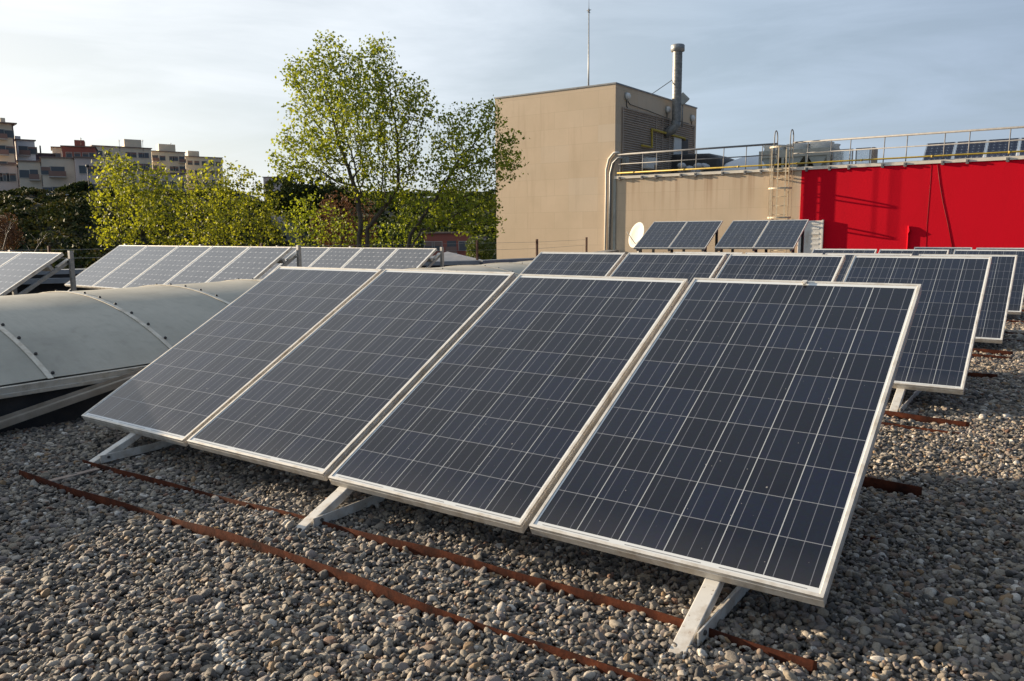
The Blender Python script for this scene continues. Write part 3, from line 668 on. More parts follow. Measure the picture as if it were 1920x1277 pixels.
# lightning rod
lr = empty('lightning_rod', (-15.55, 26, TT), 0, 'thin mast with a small forked tip on the tower roof', 'lightning rod')
MB().tube([(0, 0, 0), (0, 0, 1.2), (.0, 0, 3.25)], [.035, .03, .02], 8).build('mast', M['galv'], lr)
b = MB().tube([(0, 0, 3.25), (0, 0, 3.75)], [.012, .004], 6).tube([(-.1, 0, 3.28), (.1, 0, 3.28)], .012, 6).tube([(0, -.1, 3.2), (0, .1, 3.2)], .012, 6)
b.lathe([(.03, 3.2), (.035, 3.28), (.02, 3.34)], n=8); b.build('tip', M['dark'], lr)
# conduits coming over the wall at the tower corner
for dx, lab, rr in ((0, 'left pale conduit bending down the tower corner', .042), (.16, 'right grey conduit bending down the tower corner', .04)):
    u_ = -13.62+dx
    pts = [(u_+.5, WN-.05, 3.93-dx*1.2), (u_+.30, WN-.05, 3.93-dx*1.2), (u_+.10, WN-.05, 3.72-dx), (u_, WN-.05, 3.35-dx), (u_-.0, WN-.05, 2.5), (u_-.03, WN-.05, -.2)]
    o = MB().tube(pts, rr, 10).build('conduit', M['cream'] if dx == 0 else M['galv']); tag(o, lab, 'conduit', 'conduits on the tower corner')
o = MB().box((-13.34, WN-.03, -.25), (-13.24, WN-.002, 3.0)).build('cable_trunking', M['greyp']); tag(o, 'grey vertical cable trunking beside the two conduits', 'cable trunking')
# railing on the low wall
M['rail'] = worn('grey_rail_steel', (.15, .15, .155), (.22, .22, .22), 9, .6, .1)
rg = empty('roof_railing', (TU1, WN-.03, WT), 0, 'grey tubular safety railing along the top of the low wall and red wall', 'railing')
def rp(mb_, name): mb_.v = [(x-TU1, y, z) for x, y, z in mb_.v]; return mb_.build(name, M['rail'], rg)
gap0, gap1 = -7.45, -6.95
for zz, rr in ((.76, .032), (.42, .018)):
    rp(MB().tube([(TU1+.1, .0, zz), (gap0, 0, zz)], rr, 8), 'rail'); rp(MB().tube([(gap1, 0, zz), (WU1, 0, zz)], rr, 8), 'rail')
us = [hit(x, 320, 1, WN)[0] for x in (1163, 1205, 1231, 1278, 1305, 1356, 1398, 1428, 1513, 1556, 1592, 1655, 1697, 1767, 1813, 1888)]+[.3, 1.5, 2.7, 4., 5.3, 6.6, 8, 9.5, 11]
for u_ in us:
    rp(MB().tube([(u_, 0, -.16), (u_+.02, 0, .76)], .016, 6), 'rail_post')
    rp(MB().box((u_-.04, -.05, -.15), (u_+.04, -.015, -.03)).box((u_-.02, -.08, -.1), (u_+.02, -.05, -.05)), 'bracket')
# rust streaks below the brackets are in the wall paint
# ladder with cage
M['ladder'] = _frame('cream_ladder_paint', (.60, .52, .38), (.40, .28, .16), .6)
ld = empty('caged_ladder', (-7.3, WN, -.25), 0, 'cream painted wall ladder with safety hoops beside the red wall', 'ladder')
def lp(mb_, name, mat='ladder', bevel=0): mb_.v = [(x+7.3, y-WN, z+.25) for x, y, z in mb_.v]; return mb_.build(name, M[mat], ld)
LA, LB = -7.52, -7.02; so_ = .17
for u_ in (LA, LB):
    lp(MB().box((u_-.012, WN-so_-.045, -.25), (u_+.012, WN-so_+.015, WT+.05)), 'ladder_rail')
    lp(MB().tube([(u_, WN-so_, WT+.05), (u_, WN-so_, WT+.95)]+[(u_, WN-so_+.16-.16*math.cos(t), WT+.95+.22*math.sin(t)) for t in np.linspace(.2, math.pi, 9)]+[(u_, WN+.15, WT+.3)], .018, 8), 'grab_loop', 'rail')
z_ = -.1
while z_ < WT: lp(MB().tube([(LA, WN-so_-.015, z_), (LB, WN-so_-.015, z_)], .012, 6), 'rung'); z_ += .285
for zz in (.2, 1.45, 2.75):
    for u_ in (LA, LB): lp(MB().box((u_-.02, WN-so_, zz), (u_+.02, WN-.012, zz+.04)), 'wall_bracket')
def hoop(z_): return [(LA-.0+(LB-LA)/2-.36*math.cos(t)*1.0, WN-so_-.02-.36*math.sin(t)**.8*.93, z_) for t in np.linspace(.0, math.pi, 15)]
for zz in (WT+.62, 2.44, 1.52):
    pts = [Vector(p) for p in hoop(zz)]; b = MB()
    for i in range(len(pts)-1): b.bar(pts[i], pts[i+1], .006, .05)
    b.bar((pts[0].x, WN-so_, zz), (LA, WN-so_, zz), .006, .05); b.bar((pts[-1].x, WN-so_, zz), (LB, WN-so_, zz), .006, .05)
    lp(b, 'cage_hoop')
for i in (0, 4, 7, 10, 14):
    p_ = hoop(0)[i]; lp(MB().bar((p_[0], p_[1], 1.5), (p_[0], p_[1], WT+.64), .035, .006, (0, 1, 0) if i in (4, 7, 10) else (1, 0, 0)), 'cage_strap')
lp(MB().box((LA, WN-.17, WT-.14), (LB, WN+.1, WT-.02)), 'step_plate')
# red wall details
rf = MB().prism([(0, 0), (.05, 0), (.05, -.045), (.02, -.05)], 0, 1.35); o = rf.build('red_fin', M['red'])
p_ = hit(1703, 415, 1, WN); o.location = (p_[0], WN-.014, -.15); tag(o, 'red painted metal fin standing out from the red wall', 'wall fin')
bb = MB().tube([(p_[0]+.02, WN-.06, .98), (p_[0]+.06, WN-.08, 1.08), (p_[0]+.02, WN-.04, 1.22)], .022, 8).build('red_hook', M['red']); tag(bb, 'small red hook beside the fin on the red wall', 'hook')
M['redcable'] = worn('dark_red_cable', (.10, .004, .006), (.2, .006, .01), 9, .6)
q = [hit(x, y, 1, WN-.019) for x, y in ((1757, 305), (1762, 345), (1768, 380), (1777, 420), (1787, 470))]
o = MB().tube(q, .006, 6).build('wall_cable', M['redcable']); tag(o, 'dark curving cable hanging down the red wall', 'cable')
q = [hit(x, y, 1, WN-.017) for x, y in ((1747, 305), (1743, 360), (1738, 420), (1736, 470))]
o = MB().tube(q, .003, 6).build('wall_cable', M['redcable']); tag(o, 'faint thin straight cable left of the dark curving one on the red wall', 'cable')
# rooftop air conditioning unit
def rooftop(x, y, n_): return Vector(tuple(hit(x, y, 1, n_)))
an = 27.0; p0, p1 = rooftop(1423, 284, an), rooftop(1556, 279, an); topz = p0.z; W_ = p1.x-p0.x
ac = empty('air_conditioning_unit', (p0.x, an, WT), 0, 'long grey rooftop chiller with white fan cowls and V shaped coils', 'air conditioner')
H_ = topz-WT
MB().box((0, 0, H_-.26), (W_, 2.0, H_)).build('top_casing', M['greyp'], ac, .01)
for i in range(3):
    x0 = W_*i/3; x1 = W_*(i+1)/3
    MB().add([(x0+.08, .05, H_-.261), (x1-.08, .05, H_-.261), (x1-.38, .05, .1), (x0+.38, .05, .1), (x0+.08, 1.9, H_-.261), (x1-.08, 1.9, H_-.261), (x1-.38, 1.9, .1), (x0+.38, 1.9, .1)],
             [(0,3,2,1),(4,5,6,7),(0,1,5,4),(1,2,6,5),(2,3,7,6),(3,0,4,7)]).build('coil', worn('coil_panel', (.22, .25, .24), (.30, .33, .32), 3) if i == 0 else bpy.data.materials['coil_panel'], ac)
for i in range(4):
    x_ = min(W_*i/3, W_-.09); MB().box((x_, .0, 0), (x_+.09, .09, H_-.2605)).build('leg', M['greyp'], ac); MB().box((x_, 1.9, 0), (x_+.09, 1.99, H_-.2605)).build('leg', M['greyp'], ac)
MB().box((.1, .9, .02), (W_-.1, 1.0, H_-.2601)).build('inner_partition', M['dark'], ac)
for i in range(3):
    for yy in (.55, 1.45):
        MB().lathe([(.36, 0), (.40, .02), (.37, .13), (.42, .2), (.40, .22), (.34, .21), (.33, .05), (0, .04)], (W_*(i+.5)/3, yy, H_), 24).build('fan_cowl', M['whitep'], ac)
# dark covered tank next to the tower
tk = empty('covered_tank', (-12.9, 29.5, WT), 0, 'dark grey rounded tank cover beside the tower on the roof', 'tank')
pts = [(-1.2, 0), (-1.2, .9), (-.9, 1.15), (1.2, 1.08), (1.65, .9), (1.75, .0)]
k = len(pts); MB().add([(x, -0.6, z) for x, z in pts]+[(x, 1.6, z) for x, z in pts], [tuple(range(k)), tuple(reversed(range(k, 2*k)))]+[(i, i+k, (i+1) % k+k, (i+1) % k) for i in range(k)]).build('cover', M['dark'], tk, .12)
hp = MB()
rr = random.Random(3)
for i in range(9): c_ = (-11.6+rr.uniform(-.9, .8), 27.2+rr.uniform(-.2, .2), WT+.35+rr.uniform(-.1, .16)); r_ = rr.uniform(.12, .22); hp.lathe([(0, -r_*.6), (r_*.8, -r_*.4), (r_, 0), (r_*.7, r_*.5), (0, r_*.65)], c_, 9)
o = hp.build('wrapped_bundle', worn('pale_wrapping', (.3, .31, .33), (.5, .5, .5), 9)); tag(o, 'heap of pale wrapped bundles in front of the dark tank cover', 'bundle')
# translucent screens and cabinet
M['screen'] = None; g = G('clear_screen'); g.bsdf((.72, .78, .82), .2, 0, Transmission_Weight=.75, IOR=1.2); M['screen'] = g.m
for (x0, x1, yt, lab) in ((1561, 1600, 281, 'left clear glazed screen beside the rooftop chiller'), (1605, 1633, 278, 'right clear glazed screen beside the rooftop chiller')):
    a, c = rooftop(x0, yt, 26), rooftop(x1, yt-2, 26); r = empty('glass_screen', (a.x, 26, WT), 0, lab, 'screen', 'clear screens on the roof'); w_ = c.x-a.x; h_ = a.z-WT
    MB().box((.03, -.006, .03), (w_-.03, .006, h_-.03)).build('pane', M['screen'], r)
    MB().box((0, -.02, 0), (.03, .02, h_)).box((w_-.03, -.02, 0), (w_, .02, h_)).box((.03, -.02, h_-.03), (w_-.03, .02, h_)).box((.03, -.02, 0), (w_-.03, .02, .03)).build('frame', M['rail'], r)
a = rooftop(1634, 276, 26.2); r = empty('narrow_cabinet', (a.x, 26.2, WT), 0, 'narrow brownish upright panel at the right of the clear screens', 'cabinet')
MB().box((0, 0, 0), (.1, .5, a.z-WT)).build('cabinet_body', M['louvre'], r, .005); MB().box((.1001, .05, .05), (.115, .45, a.z-WT-.05)).build('cabinet_door', M['louvre'], r)
dm = empty('roof_dome', (-9.9, 30.5, WT-.15), 0, 'pale translucent dome left of the rooftop chiller', 'dome')
MB().lathe([(2.3-.0, 0), (2.1, .45), (1.6, .85), (.9, 1.1), (0, 1.2)], n=32).build('dome_shell', worn('pale_dome', (.5, .54, .58), (.6, .63, .66), 1), dm)
# panels on the upper roof
for i, lab in enumerate(('leftmost of the five mono panels on the upper roof behind the railing', 'second of the five panels on the upper roof', 'middle one of the five panels on the upper roof', 'fourth of the five panels on the upper roof behind the railing', 'right one of the panels on the upper roof, cut by the right edge')):
    p_ = hit(1727, 301, 1, 25.4); panel(lab, 'dark panels on the upper roof', (p_[0]+i*.835, 25.4, 3.06), .66, 0, UPM)
# rack under them
r = empty('panel_rack', (hit(1727, 301, 1, 25.4)[0], 25.4, WT-.1), 0, 'low steel rack carrying the upper roof panels', 'panel rack')
MB().box((0, .02, 0), (4.2, .07, .05)).build('base_rail', M['galv'], r)
for i in range(6): MB().bar((.4+i*.75, .9, 0), (.4+i*.75, .9, .66), .04, .04, (0, 1, 0)).build('post', M['galv'], r)
# satellite dish
dp = Vector(tuple(hit(1197, 442, 1, 21.5))); sd = empty('satellite_dish', (dp.x, 21.5, gz(21.5)), 0, 'white satellite dish standing left of the raised solar panels', 'satellite dish')
ax = Vector((-.50, -.80, .28)).normalized(); cz = dp.z-gz(21.5); R_ = .42
MB().lathe([(0, 0), (R_*.4, .012), (R_*.75, .045), (R_, .09), (R_+.012, .085), (R_*.75, .03), (R_*.4, -.004), (0, -.012)], (0, 0, cz), 36, ax).build('dish', worn('white_dish', (.44, .43, .39), (.52, .50, .46), 3, .7), sd)
MB().tube([(0, 0, 0), (0.02, .03, cz-.05)], .03, 8).build('mast', M['galv'], sd)
f_ = Vector((0, 0, cz))+ax*.45; MB().tube([Vector((0, 0, cz-R_*.95)), f_], .012, 6).build('feed_arm', M['galv'], sd)
# white box by the wall
p0, p1 = hit(1497, 414, 1, 23.9), hit(1543, 411, 1, 23.9); wb = empty('white_hatch', (p0[0], 23.9, gz(23.9)), 0, 'tall white weathered metal hatch with a rusty stain at the red wall', 'hatch')
g = G('stained_white'); v = g.obj(); c = g.mix(g.ramp(g.noise(2.2, 6, .6, v), [(.52, (0,0,0)), (.7, (.7,.7,.7))]), c4((.62, .61, .58)), c4((.36, .27, .17))); g.bsdf(c, .5); M['stain'] = g.m
hh = p0[2]-gz(23.9); ww = p1[0]-p0[0]
MB().box((0, 0, 0), (ww-.03, .06, hh)).build('hatch_door', M['stain'], wb, .01); MB().box((ww-.029, -.02, 0), (ww+.02, .07, hh+.02)).build('edge_frame', M['whitep'], wb)
for zz in np.arange(.25, hh-.1, .16): MB().box((ww-.32, -.012, zz), (ww-.1, -.001, zz+.06)).build('hinge_slat', M['whitep'], wb)

# ------------------------------------------------------------------ terrain beyond the roof
def px2(x, d): p_ = at(x, 437, d); return p_
def terr(x, d):      # x photo column of the direction, d metres ahead
    def sm(a, b, t): t = min(1, max(0, (t-a)/(b-a))); return t*t*(3-2*t)
    left = -9+16*sm(55, 128, d)+2.5*sm(128, 170, d)+14*sm(190, 420, d)
    right = -9+3*sm(60, 200, d)+45*sm(330, 900, d)
    w_ = sm(430, 640, x); h_ = left*(1-w_)+right*w_
    if d > 500: h_ = h_*(1-w_)+w_*right+(1-w_)*0
    h_ += (.5*math.sin(x*.021+d*.05)+.35*math.sin(x*.05-d*.11))*sm(60, 100, d)
    return h_
g = G('hillside_soil'); p = g.pos(); f = g.noise(.12, 8, .65, p); f2 = g.noise(1.2, 6, .7, p)
c = g.ramp(f, [(.35, (.008, .012, .005)), (.5, (.016, .020, .008)), (.65, (.026, .022, .010))]); c = g.mix(.4, c, g.mix(1., c, g.ramp(f2, [(.3, (.3,.3,.3)), (.7, (1.5,1.5,1.5))]), 'MULTIPLY'))
g.bsdf(c, .95, 0, f2, .8, .6); M['hill'] = g.m
cols = list(range(-1500, 3600, 60)); ds = [4, 20, 40, 52, 60, 68, 76, 85, 95, 105, 116, 128, 140, 155, 175, 200, 240, 300, 360, 420, 500, 620, 760, 900, 1200, 2500, 4500]
vs = []; fs = []
for d in ds:
    for x in cols: q = px2(x, d); vs.append((q[0], q[1], terr(x, d) if d <= 900 else terr(x, 900)+(-10 if d > 2000 else 0)))
nc = len(cols)
for i in range(len(ds)-1):
    for j in range(nc-1): a = i*nc+j; fs.append((a, a+1, a+1+nc, a+nc))
o = MB().add(vs, fs, True).build('terrain', M['hill']); tag(o, kind='structure')

# ------------------------------------------------------------------ trees
def leafmat(name, cols_, trans=.4, spec=.25):
    g = G(name); a = g.n('ShaderNodeAttribute', attribute_name='tint'); c = g.ramp(a.outputs['Fac'], [(i/(len(cols_)-1), q) for i, q in enumerate(cols_)])
    d = g.n('ShaderNodeBsdfPrincipled', {'Base Color': c, 'Roughness': .6, 'Specular IOR Level': spec}); t = g.n('ShaderNodeBsdfTranslucent', {0: g.mix(1., c, c4((1.5, 1.35, .5)), 'MULTIPLY')})
    mxs = g.n('ShaderNodeMixShader', {0: trans}); g.t.links.new(d.outputs[0], mxs.inputs[1]); g.t.links.new(t.outputs[0], mxs.inputs[2]); g.t.links.new(mxs.outputs[0], g.o.inputs[0]); return g.m
M['leafA'] = leafmat('spring_leaves', [(.045, .064, .012), (.12, .16, .022), (.23, .29, .035), (.38, .41, .07)], .42)
M['leafB'] = leafmat('fresh_yellow_leaves', [(.04, .05, .012), (.12, .14, .025), (.27, .31, .035), (.45, .46, .08)], .40)
M['leafD'] = leafmat('dark_evergreen_leaves', [(.018, .028, .012), (.04, .056, .021), (.07, .09, .032)], .1, .03)
M['leafG'] = leafmat('mid_green_leaves', [(.05, .075, .018), (.08, .11, .025), (.12, .15, .035)], .3)
M['leafR'] = leafmat('reddish_brown_twigs', [(.09, .045, .03), (.14, .075, .05), (.18, .11, .07)], .1, .03)
M['bark'] = worn('grey_brown_bark', (.05, .042, .033), (.11, .093, .072), 3, .9, world=True)
def inpoly(pts, poly):
    x, y = pts[:, 0], pts[:, 1]; r = np.zeros(len(pts), bool); n = len(poly)
    for i in range(n):
        x1, y1 = poly[i]; x2, y2 = poly[(i+1) % n]
        c = ((y1 > y) != (y2 > y)) & (x < (x2-x1)*(y-y1)/(y2-y1+1e-12)+x1); r ^= c
    return r
def edgedist(pts, poly):
    d = np.full(len(pts), 1e9); n = len(poly)
    for i in range(n):
        a = np.array(poly[i], float); b = np.array(poly[(i+1) % n], float); ab = b-a
        t = np.clip(((pts-a)@ab)/(ab@ab), 0, 1); d = np.minimum(d, np.linalg.norm(pts-(a+t[:, None]*ab), axis=1))
    return d
def leaf_mesh(cent, size, seed, up=0.3, tint=None):
    r = np.random.default_rng(seed); n = len(cent)
    a = r.normal(size=(n, 3)); a[:, 2] += up; a /= np.linalg.norm(a, axis=1)[:, None]
    b = r.normal(size=(n, 3)); b -= (b*a).sum(1)[:, None]*a; b /= np.linalg.norm(b, axis=1)[:, None]; c = np.cross(a, b)
    s = (size*r.uniform(.6, 1.3, n))[:, None]
    V = np.stack([cent-b*s*.55, cent+c*s*.42-b*s*.05+a*s*.1, cent+b*s*.6-a*s*.05, cent-c*s*.42-b*s*.05+a*s*.1], 1).reshape(-1, 3)
    me = bpy.data.meshes.new('leaves'); me.vertices.add(4*n); me.vertices.foreach_set('co', V.ravel().astype(np.float32))
    me.loops.add(4*n); me.loops.foreach_set('vertex_index', np.arange(4*n, dtype=np.int32)); me.polygons.add(n)
    me.polygons.foreach_set('loop_start', np.arange(0, 4*n, 4, dtype=np.int32)); me.polygons.foreach_set('loop_total', np.full(n, 4, np.int32))
    t = r.beta(2, 2.2, n) if tint is None else np.clip(tint+r.normal(0, .12, n), 0, 1)
    me.update(calc_edges=True); at_ = me.attributes.new('tint', 'FLOAT', 'FACE'); at_.data.foreach_set('value', t.astype(np.float32)); return me
def grow(name, label, cat, poly, D, roots, nattr=1500, ds_=.28, kill=.34, leaves=9, lsize=.085, mat='leafA', seed=1, spread=.20, thick=1., zbot=-9, group=None, maxdep=2.6, depth0=0, tipr=.0055, iters=90):
    r = np.random.default_rng(seed); poly = [tuple(map(float, q)) for q in poly]
    xs_, ys_ = [q[0] for q in poly], [q[1] for q in poly]
    P2 = np.c_[r.uniform(min(xs_), max(xs_), nattr*6), r.uniform(min(ys_), max(ys_), nattr*6)]; P2 = P2[inpoly(P2, poly)][:nattr]
    ed = edgedist(P2, poly)/F_PX*D; dz = r.uniform(-1, 1, len(P2))*np.minimum(ed*1.3+.3, maxdep)
    A = np.array([at(x, y, D+q) for (x, y), q in zip(P2, dz)])
    nodes = []; par_ = []
    for rt in roots:       # each root: list of photo points the trunk passes, first goes down to the ground
        pts = [np.array(at(x, y, D+depth0)) for x, y in rt]; g0_ = at(*roots[0][0], D+depth0); pts = [np.array([g0_[0], g0_[1], zbot])]+pts; last = -1
        for a, b in zip(pts[:-1], pts[1:]):
            k = max(1, int(np.linalg.norm(b-a)/ds_))
            for i in range(k):
                nodes.append(a+(b-a)*(i+1)/k+r.normal(0, .012, 3)); par_.append(last); last = len(nodes)-1
    Nn = np.array(nodes); near = np.full(len(A), -1); nd = np.full(len(A), 1e9); alive = np.ones(len(A), bool); st0 = 0
    nodes = list(nodes)
    for it in range(iters):
        new = np.array(nodes[st0:])
        if not len(new): break
        ia = np.where(alive)[0]
        dm_ = np.linalg.norm(A[ia][:, None]-new[None], axis=2); j = dm_.argmin(1); mn = dm_[np.arange(len(ia)), j]; up_ = mn < nd[ia]
        nd[ia[up_]] = mn[up_]; near[ia[up_]] = j[up_]+st0; alive &= nd > kill; st0 = len(nodes)
        ia = np.where(alive)[0]
        if not len(ia): break
        arr = np.array(nodes); dirs = A[ia]-arr[near[ia]]; dirs /= np.linalg.norm(dirs, axis=1)[:, None]
        acc = {}
        for q, dd in zip(near[ia], dirs): acc.setdefault(q, []).append(dd)
        for q, dd in acc.items():
            v = np.mean(dd, 0)+r.normal(0, .12, 3)+np.array([0, 0, .20]); l = np.linalg.norm(v)
            if l < .15: v = dd[0]; l = 1
            nodes.append(arr[q]+v/l*ds_); par_.append(q)
    X = np.array(nodes); n = len(X); ch = [[] for _ in range(n)]
    for i, q in enumerate(par_):
        if q >= 0: ch[q].append(i)
    R2 = np.zeros(n)
    for i in range(n-1, -1, -1): R2[i] = tipr**2.15 if not ch[i] else sum(R2[c] for c in ch[i])
    Rr = R2**(1/2.15)*thick
    t = empty(name, tuple(X[0]), 0, label, cat, group); b = MB(); org = X[0]
    for i in range(n):
        q = par_[i]
        if q < 0: continue
        a, c = X[q]-org, X[i]-org; ra, rc = min(Rr[q], Rr[i]*1.6+.01), Rr[i]
        b.tube([a, c], [ra, rc], 5 if Rr[i] > .02 else 3, False)
    b.build('trunk', M['bark'], t)
    tips = np.where(Rr < tipr*2.6*thick)[0]
    cen = np.repeat(X[tips], leaves, 0)+r.normal(0, spread, (len(tips)*leaves, 3))*np.array([1, 1, .8])
    lump = np.repeat(r.uniform(.2, .8, len(tips)), leaves)
    me = leaf_mesh(cen-org, lsize, seed+5, .35, lump*.6+.2); me.materials.append(M[mat]); o = bpy.data.objects.new('crown', me); COL.objects.link(o); o.parent = t
    print(name, n, len(cen)); return t
grow('tall_tree', 'tall spring tree with small yellow green leaves and open crown, left of the tower', 'tree',
     [(497,300),(520,262),(545,215),(528,130),(552,92),(575,110),(602,58),(640,72),(658,112),(690,72),(732,70),(742,130),(790,150),(824,185),(815,215),(772,250),(806,300),(780,340),(790,375),(740,400),(700,385),(660,372),(640,360),(600,345),(560,345),(520,330)],
     23, [[(672, 470), (676, 420), (668, 360)], [(690, 470), (688, 430), (745, 355)]], 2300, .18, .24, 13, .082, 'leafA', 11, .12, 1.15, group=None, maxdep=2.4)
grow('leaning_tree', 'spring tree with limbs leaning right in front of the tower edge', 'tree',
     [(800,300),(822,205),(850,215),(890,186),(935,188),(950,215),(940,250),(975,255),(985,318),(955,340),(925,350),(940,400),(938,440),(890,450),(840,435),(790,440),(745,430),(760,380),(790,350)],
     22, [[(762, 475), (770, 440), (825, 360), (860, 300)], [(765, 475), (790, 432), (850, 405)]], 1100, .18, .25, 13, .08, 'leafA', 12, .12, 1.1, maxdep=1.8)
grow('leafy_tree', 'bright yellow green tree nearest the apartment slope, at the left of the tree line', 'tree',
     [(165,380),(172,340),(185,288),(215,282),(240,292),(262,312),(300,312),(330,335),(345,370),(335,470),(215,470),(185,462),(170,440),(195,400)],
     24, [[(262, 480), (262, 450)], [(230, 480), (225, 440)]], 650, .2, .29, 15, .088, 'leafB', 13, .13, .8, maxdep=1.8)
grow('leafy_tree', 'bright yellow green tree standing between the left tree and the tall one', 'tree',
     [(325,360),(345,318),(372,325),(400,302),(440,305),(470,322),(492,345),(515,350),(535,380),(545,420),(535,470),(330,470)],
     25, [[(420, 480), (420, 440)], [(370, 480), (375, 440)], [(490, 480), (485, 450)]], 760, .2, .31, 14, .088, 'leafB', 14, .13, .8, maxdep=2.0)
grow('leafy_tree', 'low branching olive green tree below the crown of the tall tree', 'tree',
     [(530,420),(545,370),(590,360),(640,400),(700,420),(770,420),(800,440),(790,470),(540,470)],
     27, [[(575, 480), (573, 455), (560, 440)], [(640, 480), (640, 450)], [(730, 480), (735, 455)]], 800, .2, .26, 7, .09, 'leafA', 15, .12, .8, maxdep=1.8)
def bush(name, label, cat, x, y, D, rx, ry, mat, n, ls, seed, trunk=True, group=None, ext=None):
    """crown of leaf cards in uneven lumps; x,y centre in the photo, rx, ry metres"""
    r = np.random.default_rng(seed); c = np.array(at(x, y, D)); q = px2(x, D); gz_ = terr(x, D) if ext is None else ext
    t = empty(name, (c[0], c[1], gz_), 0, label, cat, group); nl = 16
    lc = r.normal(size=(nl, 3)); lc /= np.linalg.norm(lc, axis=1)[:, None]; lc *= r.uniform(.35, .75, nl)[:, None]; lr_ = r.uniform(.28, .5, nl)
    k = r.integers(0, nl, n); d = r.normal(size=(n, 3)); d /= np.linalg.norm(d, axis=1)[:, None]
    P_ = lc[k]+d*(lr_[k]*r.uniform(.55, 1.05, n)**.6)[:, None]; P_ = P_*np.array([rx, rx, ry])+np.array([0, 0, c[2]-gz_])
    me = leaf_mesh(P_, ls, seed+1, .3, r.uniform(.25, .75, nl)[k]); me.materials.append(M[mat]); o = bpy.data.objects.new('crown', me); COL.objects.link(o); o.parent = t
    if trunk: MB().tube([(0, 0, -.5), (.05, 0, (c[2]-gz_)*.5), (0, 0.05, c[2]-gz_)], [rx*.09, rx*.06, rx*.03], 7).build('trunk', M['bark'], t)
    return t
bush('evergreen_tree', 'dark evergreen tree partly hidden between the yellow green tree and the tall tree', 'tree', 562, 378, 55, 2.4, 2.2, 'leafD', 5200, .24, 21)
bush('evergreen_tree', 'dark evergreen treetop seen through the lower branches of the tall tree', 'tree', 625, 385, 62, 2.2, 1.9, 'leafD', 3600, .24, 22)
bush('brown_bush', 'brownish budding tree behind the trunk of the tall tree', 'bush', 640, 425, 45, 2.0, 2.0, 'leafR', 4200, .13, 23)
bush('round_bush', 'round mid green bush beside the left edge of the tower', 'bush', 902, 468, 60, 1.3, 1.2, 'leafG', 4200, .12, 24)
bush('brown_bush', 'reddish brown twiggy bush at the left edge below the apartments', 'bush', 8, 440, 60, 1.6, 1.7, 'leafR', 3600, .11, 25)
# street trees before the apartments
for i, (x, y, rx, ry) in enumerate([(5,362,3.2,2.4),(30,362,3.0,2.3),(58,358,2.8,2.1),(82,358,2.8,2.0),(108,360,2.8,2.1),(132,352,2.7,2.9),(150,350,2.7,3.0),(172,362,2.6,2.2),(200,360,3,2.6),(235,362,3,2.4),(275,364,3,2.2),(318,366,3,2.2),(365,368,3,2.2),(410,372,3,2.2),(460,376,3,2.2),(505,380,3,2.2)]):
    pos_ = ['at the left edge of the photo', 'second from the left edge', 'third from the left edge', 'before the beige house fronts', 'before the terrace with dark balcony', 'tall one with its top over the house wall', 'tallest one near the lamp post', 'right of the lamp post', 'behind the left yellow green tree',
            'behind the left tree near its trunk', 'behind the left tree to the right', 'between the two yellow green trees', 'behind the middle yellow green tree', 'behind the middle tree to the right', 'near the evergreen on its left', 'just left of the evergreen'][i]
    bush('street_tree', 'dark street tree below the apartments, '+pos_, 'tree', x, y+11, 128+i % 3, rx*(.75+.3*((i*37) % 10)/10), ry*(.5+.4*((i*53) % 10)/10), 'leafD', 1500, .42, 40+i, True, 'dark street trees below the apartments')
# undergrowth on the slope, one mass
r = np.random.default_rng(90); Q = []; T_ = []
for i in range(2300):
    x = r.uniform(-260, 1000); d = 52+75*r.uniform(0, 1)**.8 if x < 560 else r.uniform(60, 330)
    base_ = px2(x, d); rr_ = r.uniform(.7, 1.9)*(d/100)**.4*(.45 if 108 < d and x < 560 else 1); k = 46
    dd = r.normal(size=(k, 3)); dd /= np.linalg.norm(dd, axis=1)[:, None]; dd[:, 2] = np.abs(dd[:, 2])
    Q.append(np.array([base_[0], base_[1], terr(x, d)])+dd*rr_*r.uniform(.6, 1, (k, 1))*np.array([1.2, 1.2, 1.0])); T_.append(np.full(k, r.uniform(0, 1)))
me = leaf_mesh(np.vstack(Q), .42, 91, .4, np.concatenate(T_)); M['scrub'] = leafmat('scrub_leaves', [(.018, .026, .012), (.035, .048, .018), (.065, .075, .026), (.09, .075, .035)], .1, .03); me.materials.append(M['scrub'])
o = bpy.data.objects.new('undergrowth', me); COL.objects.link(o); tag(o, 'dark scrub and undergrowth covering the slope below the apartments', 'undergrowth', kind='stuff')
# far wood on the ridge, one mass
Q = []; T_ = []
for i in range(1300):
    x = r.uniform(560, 1500); d = r.uniform(350, 880); base_ = px2(x, d); rr_ = r.uniform(3, 6.5); k = 26
    dd = r.normal(size=(k, 3)); dd /= np.linalg.norm(dd, axis=1)[:, None]; dd[:, 2] = np.abs(dd[:, 2])
    Q.append(np.array([base_[0], base_[1], terr(x, d)])+dd*rr_); T_.append(np.full(k, r.uniform(0, 1)))
me = leaf_mesh(np.vstack(Q), 3.2, 92, .4, np.concatenate(T_)); me.materials.append(M['leafD']); o = bpy.data.objects.new('far_wood', me); COL.objects.link(o); tag(o, 'dark far-off wood on the ridge seen between the tree and the tower', 'wood', kind='stuff')
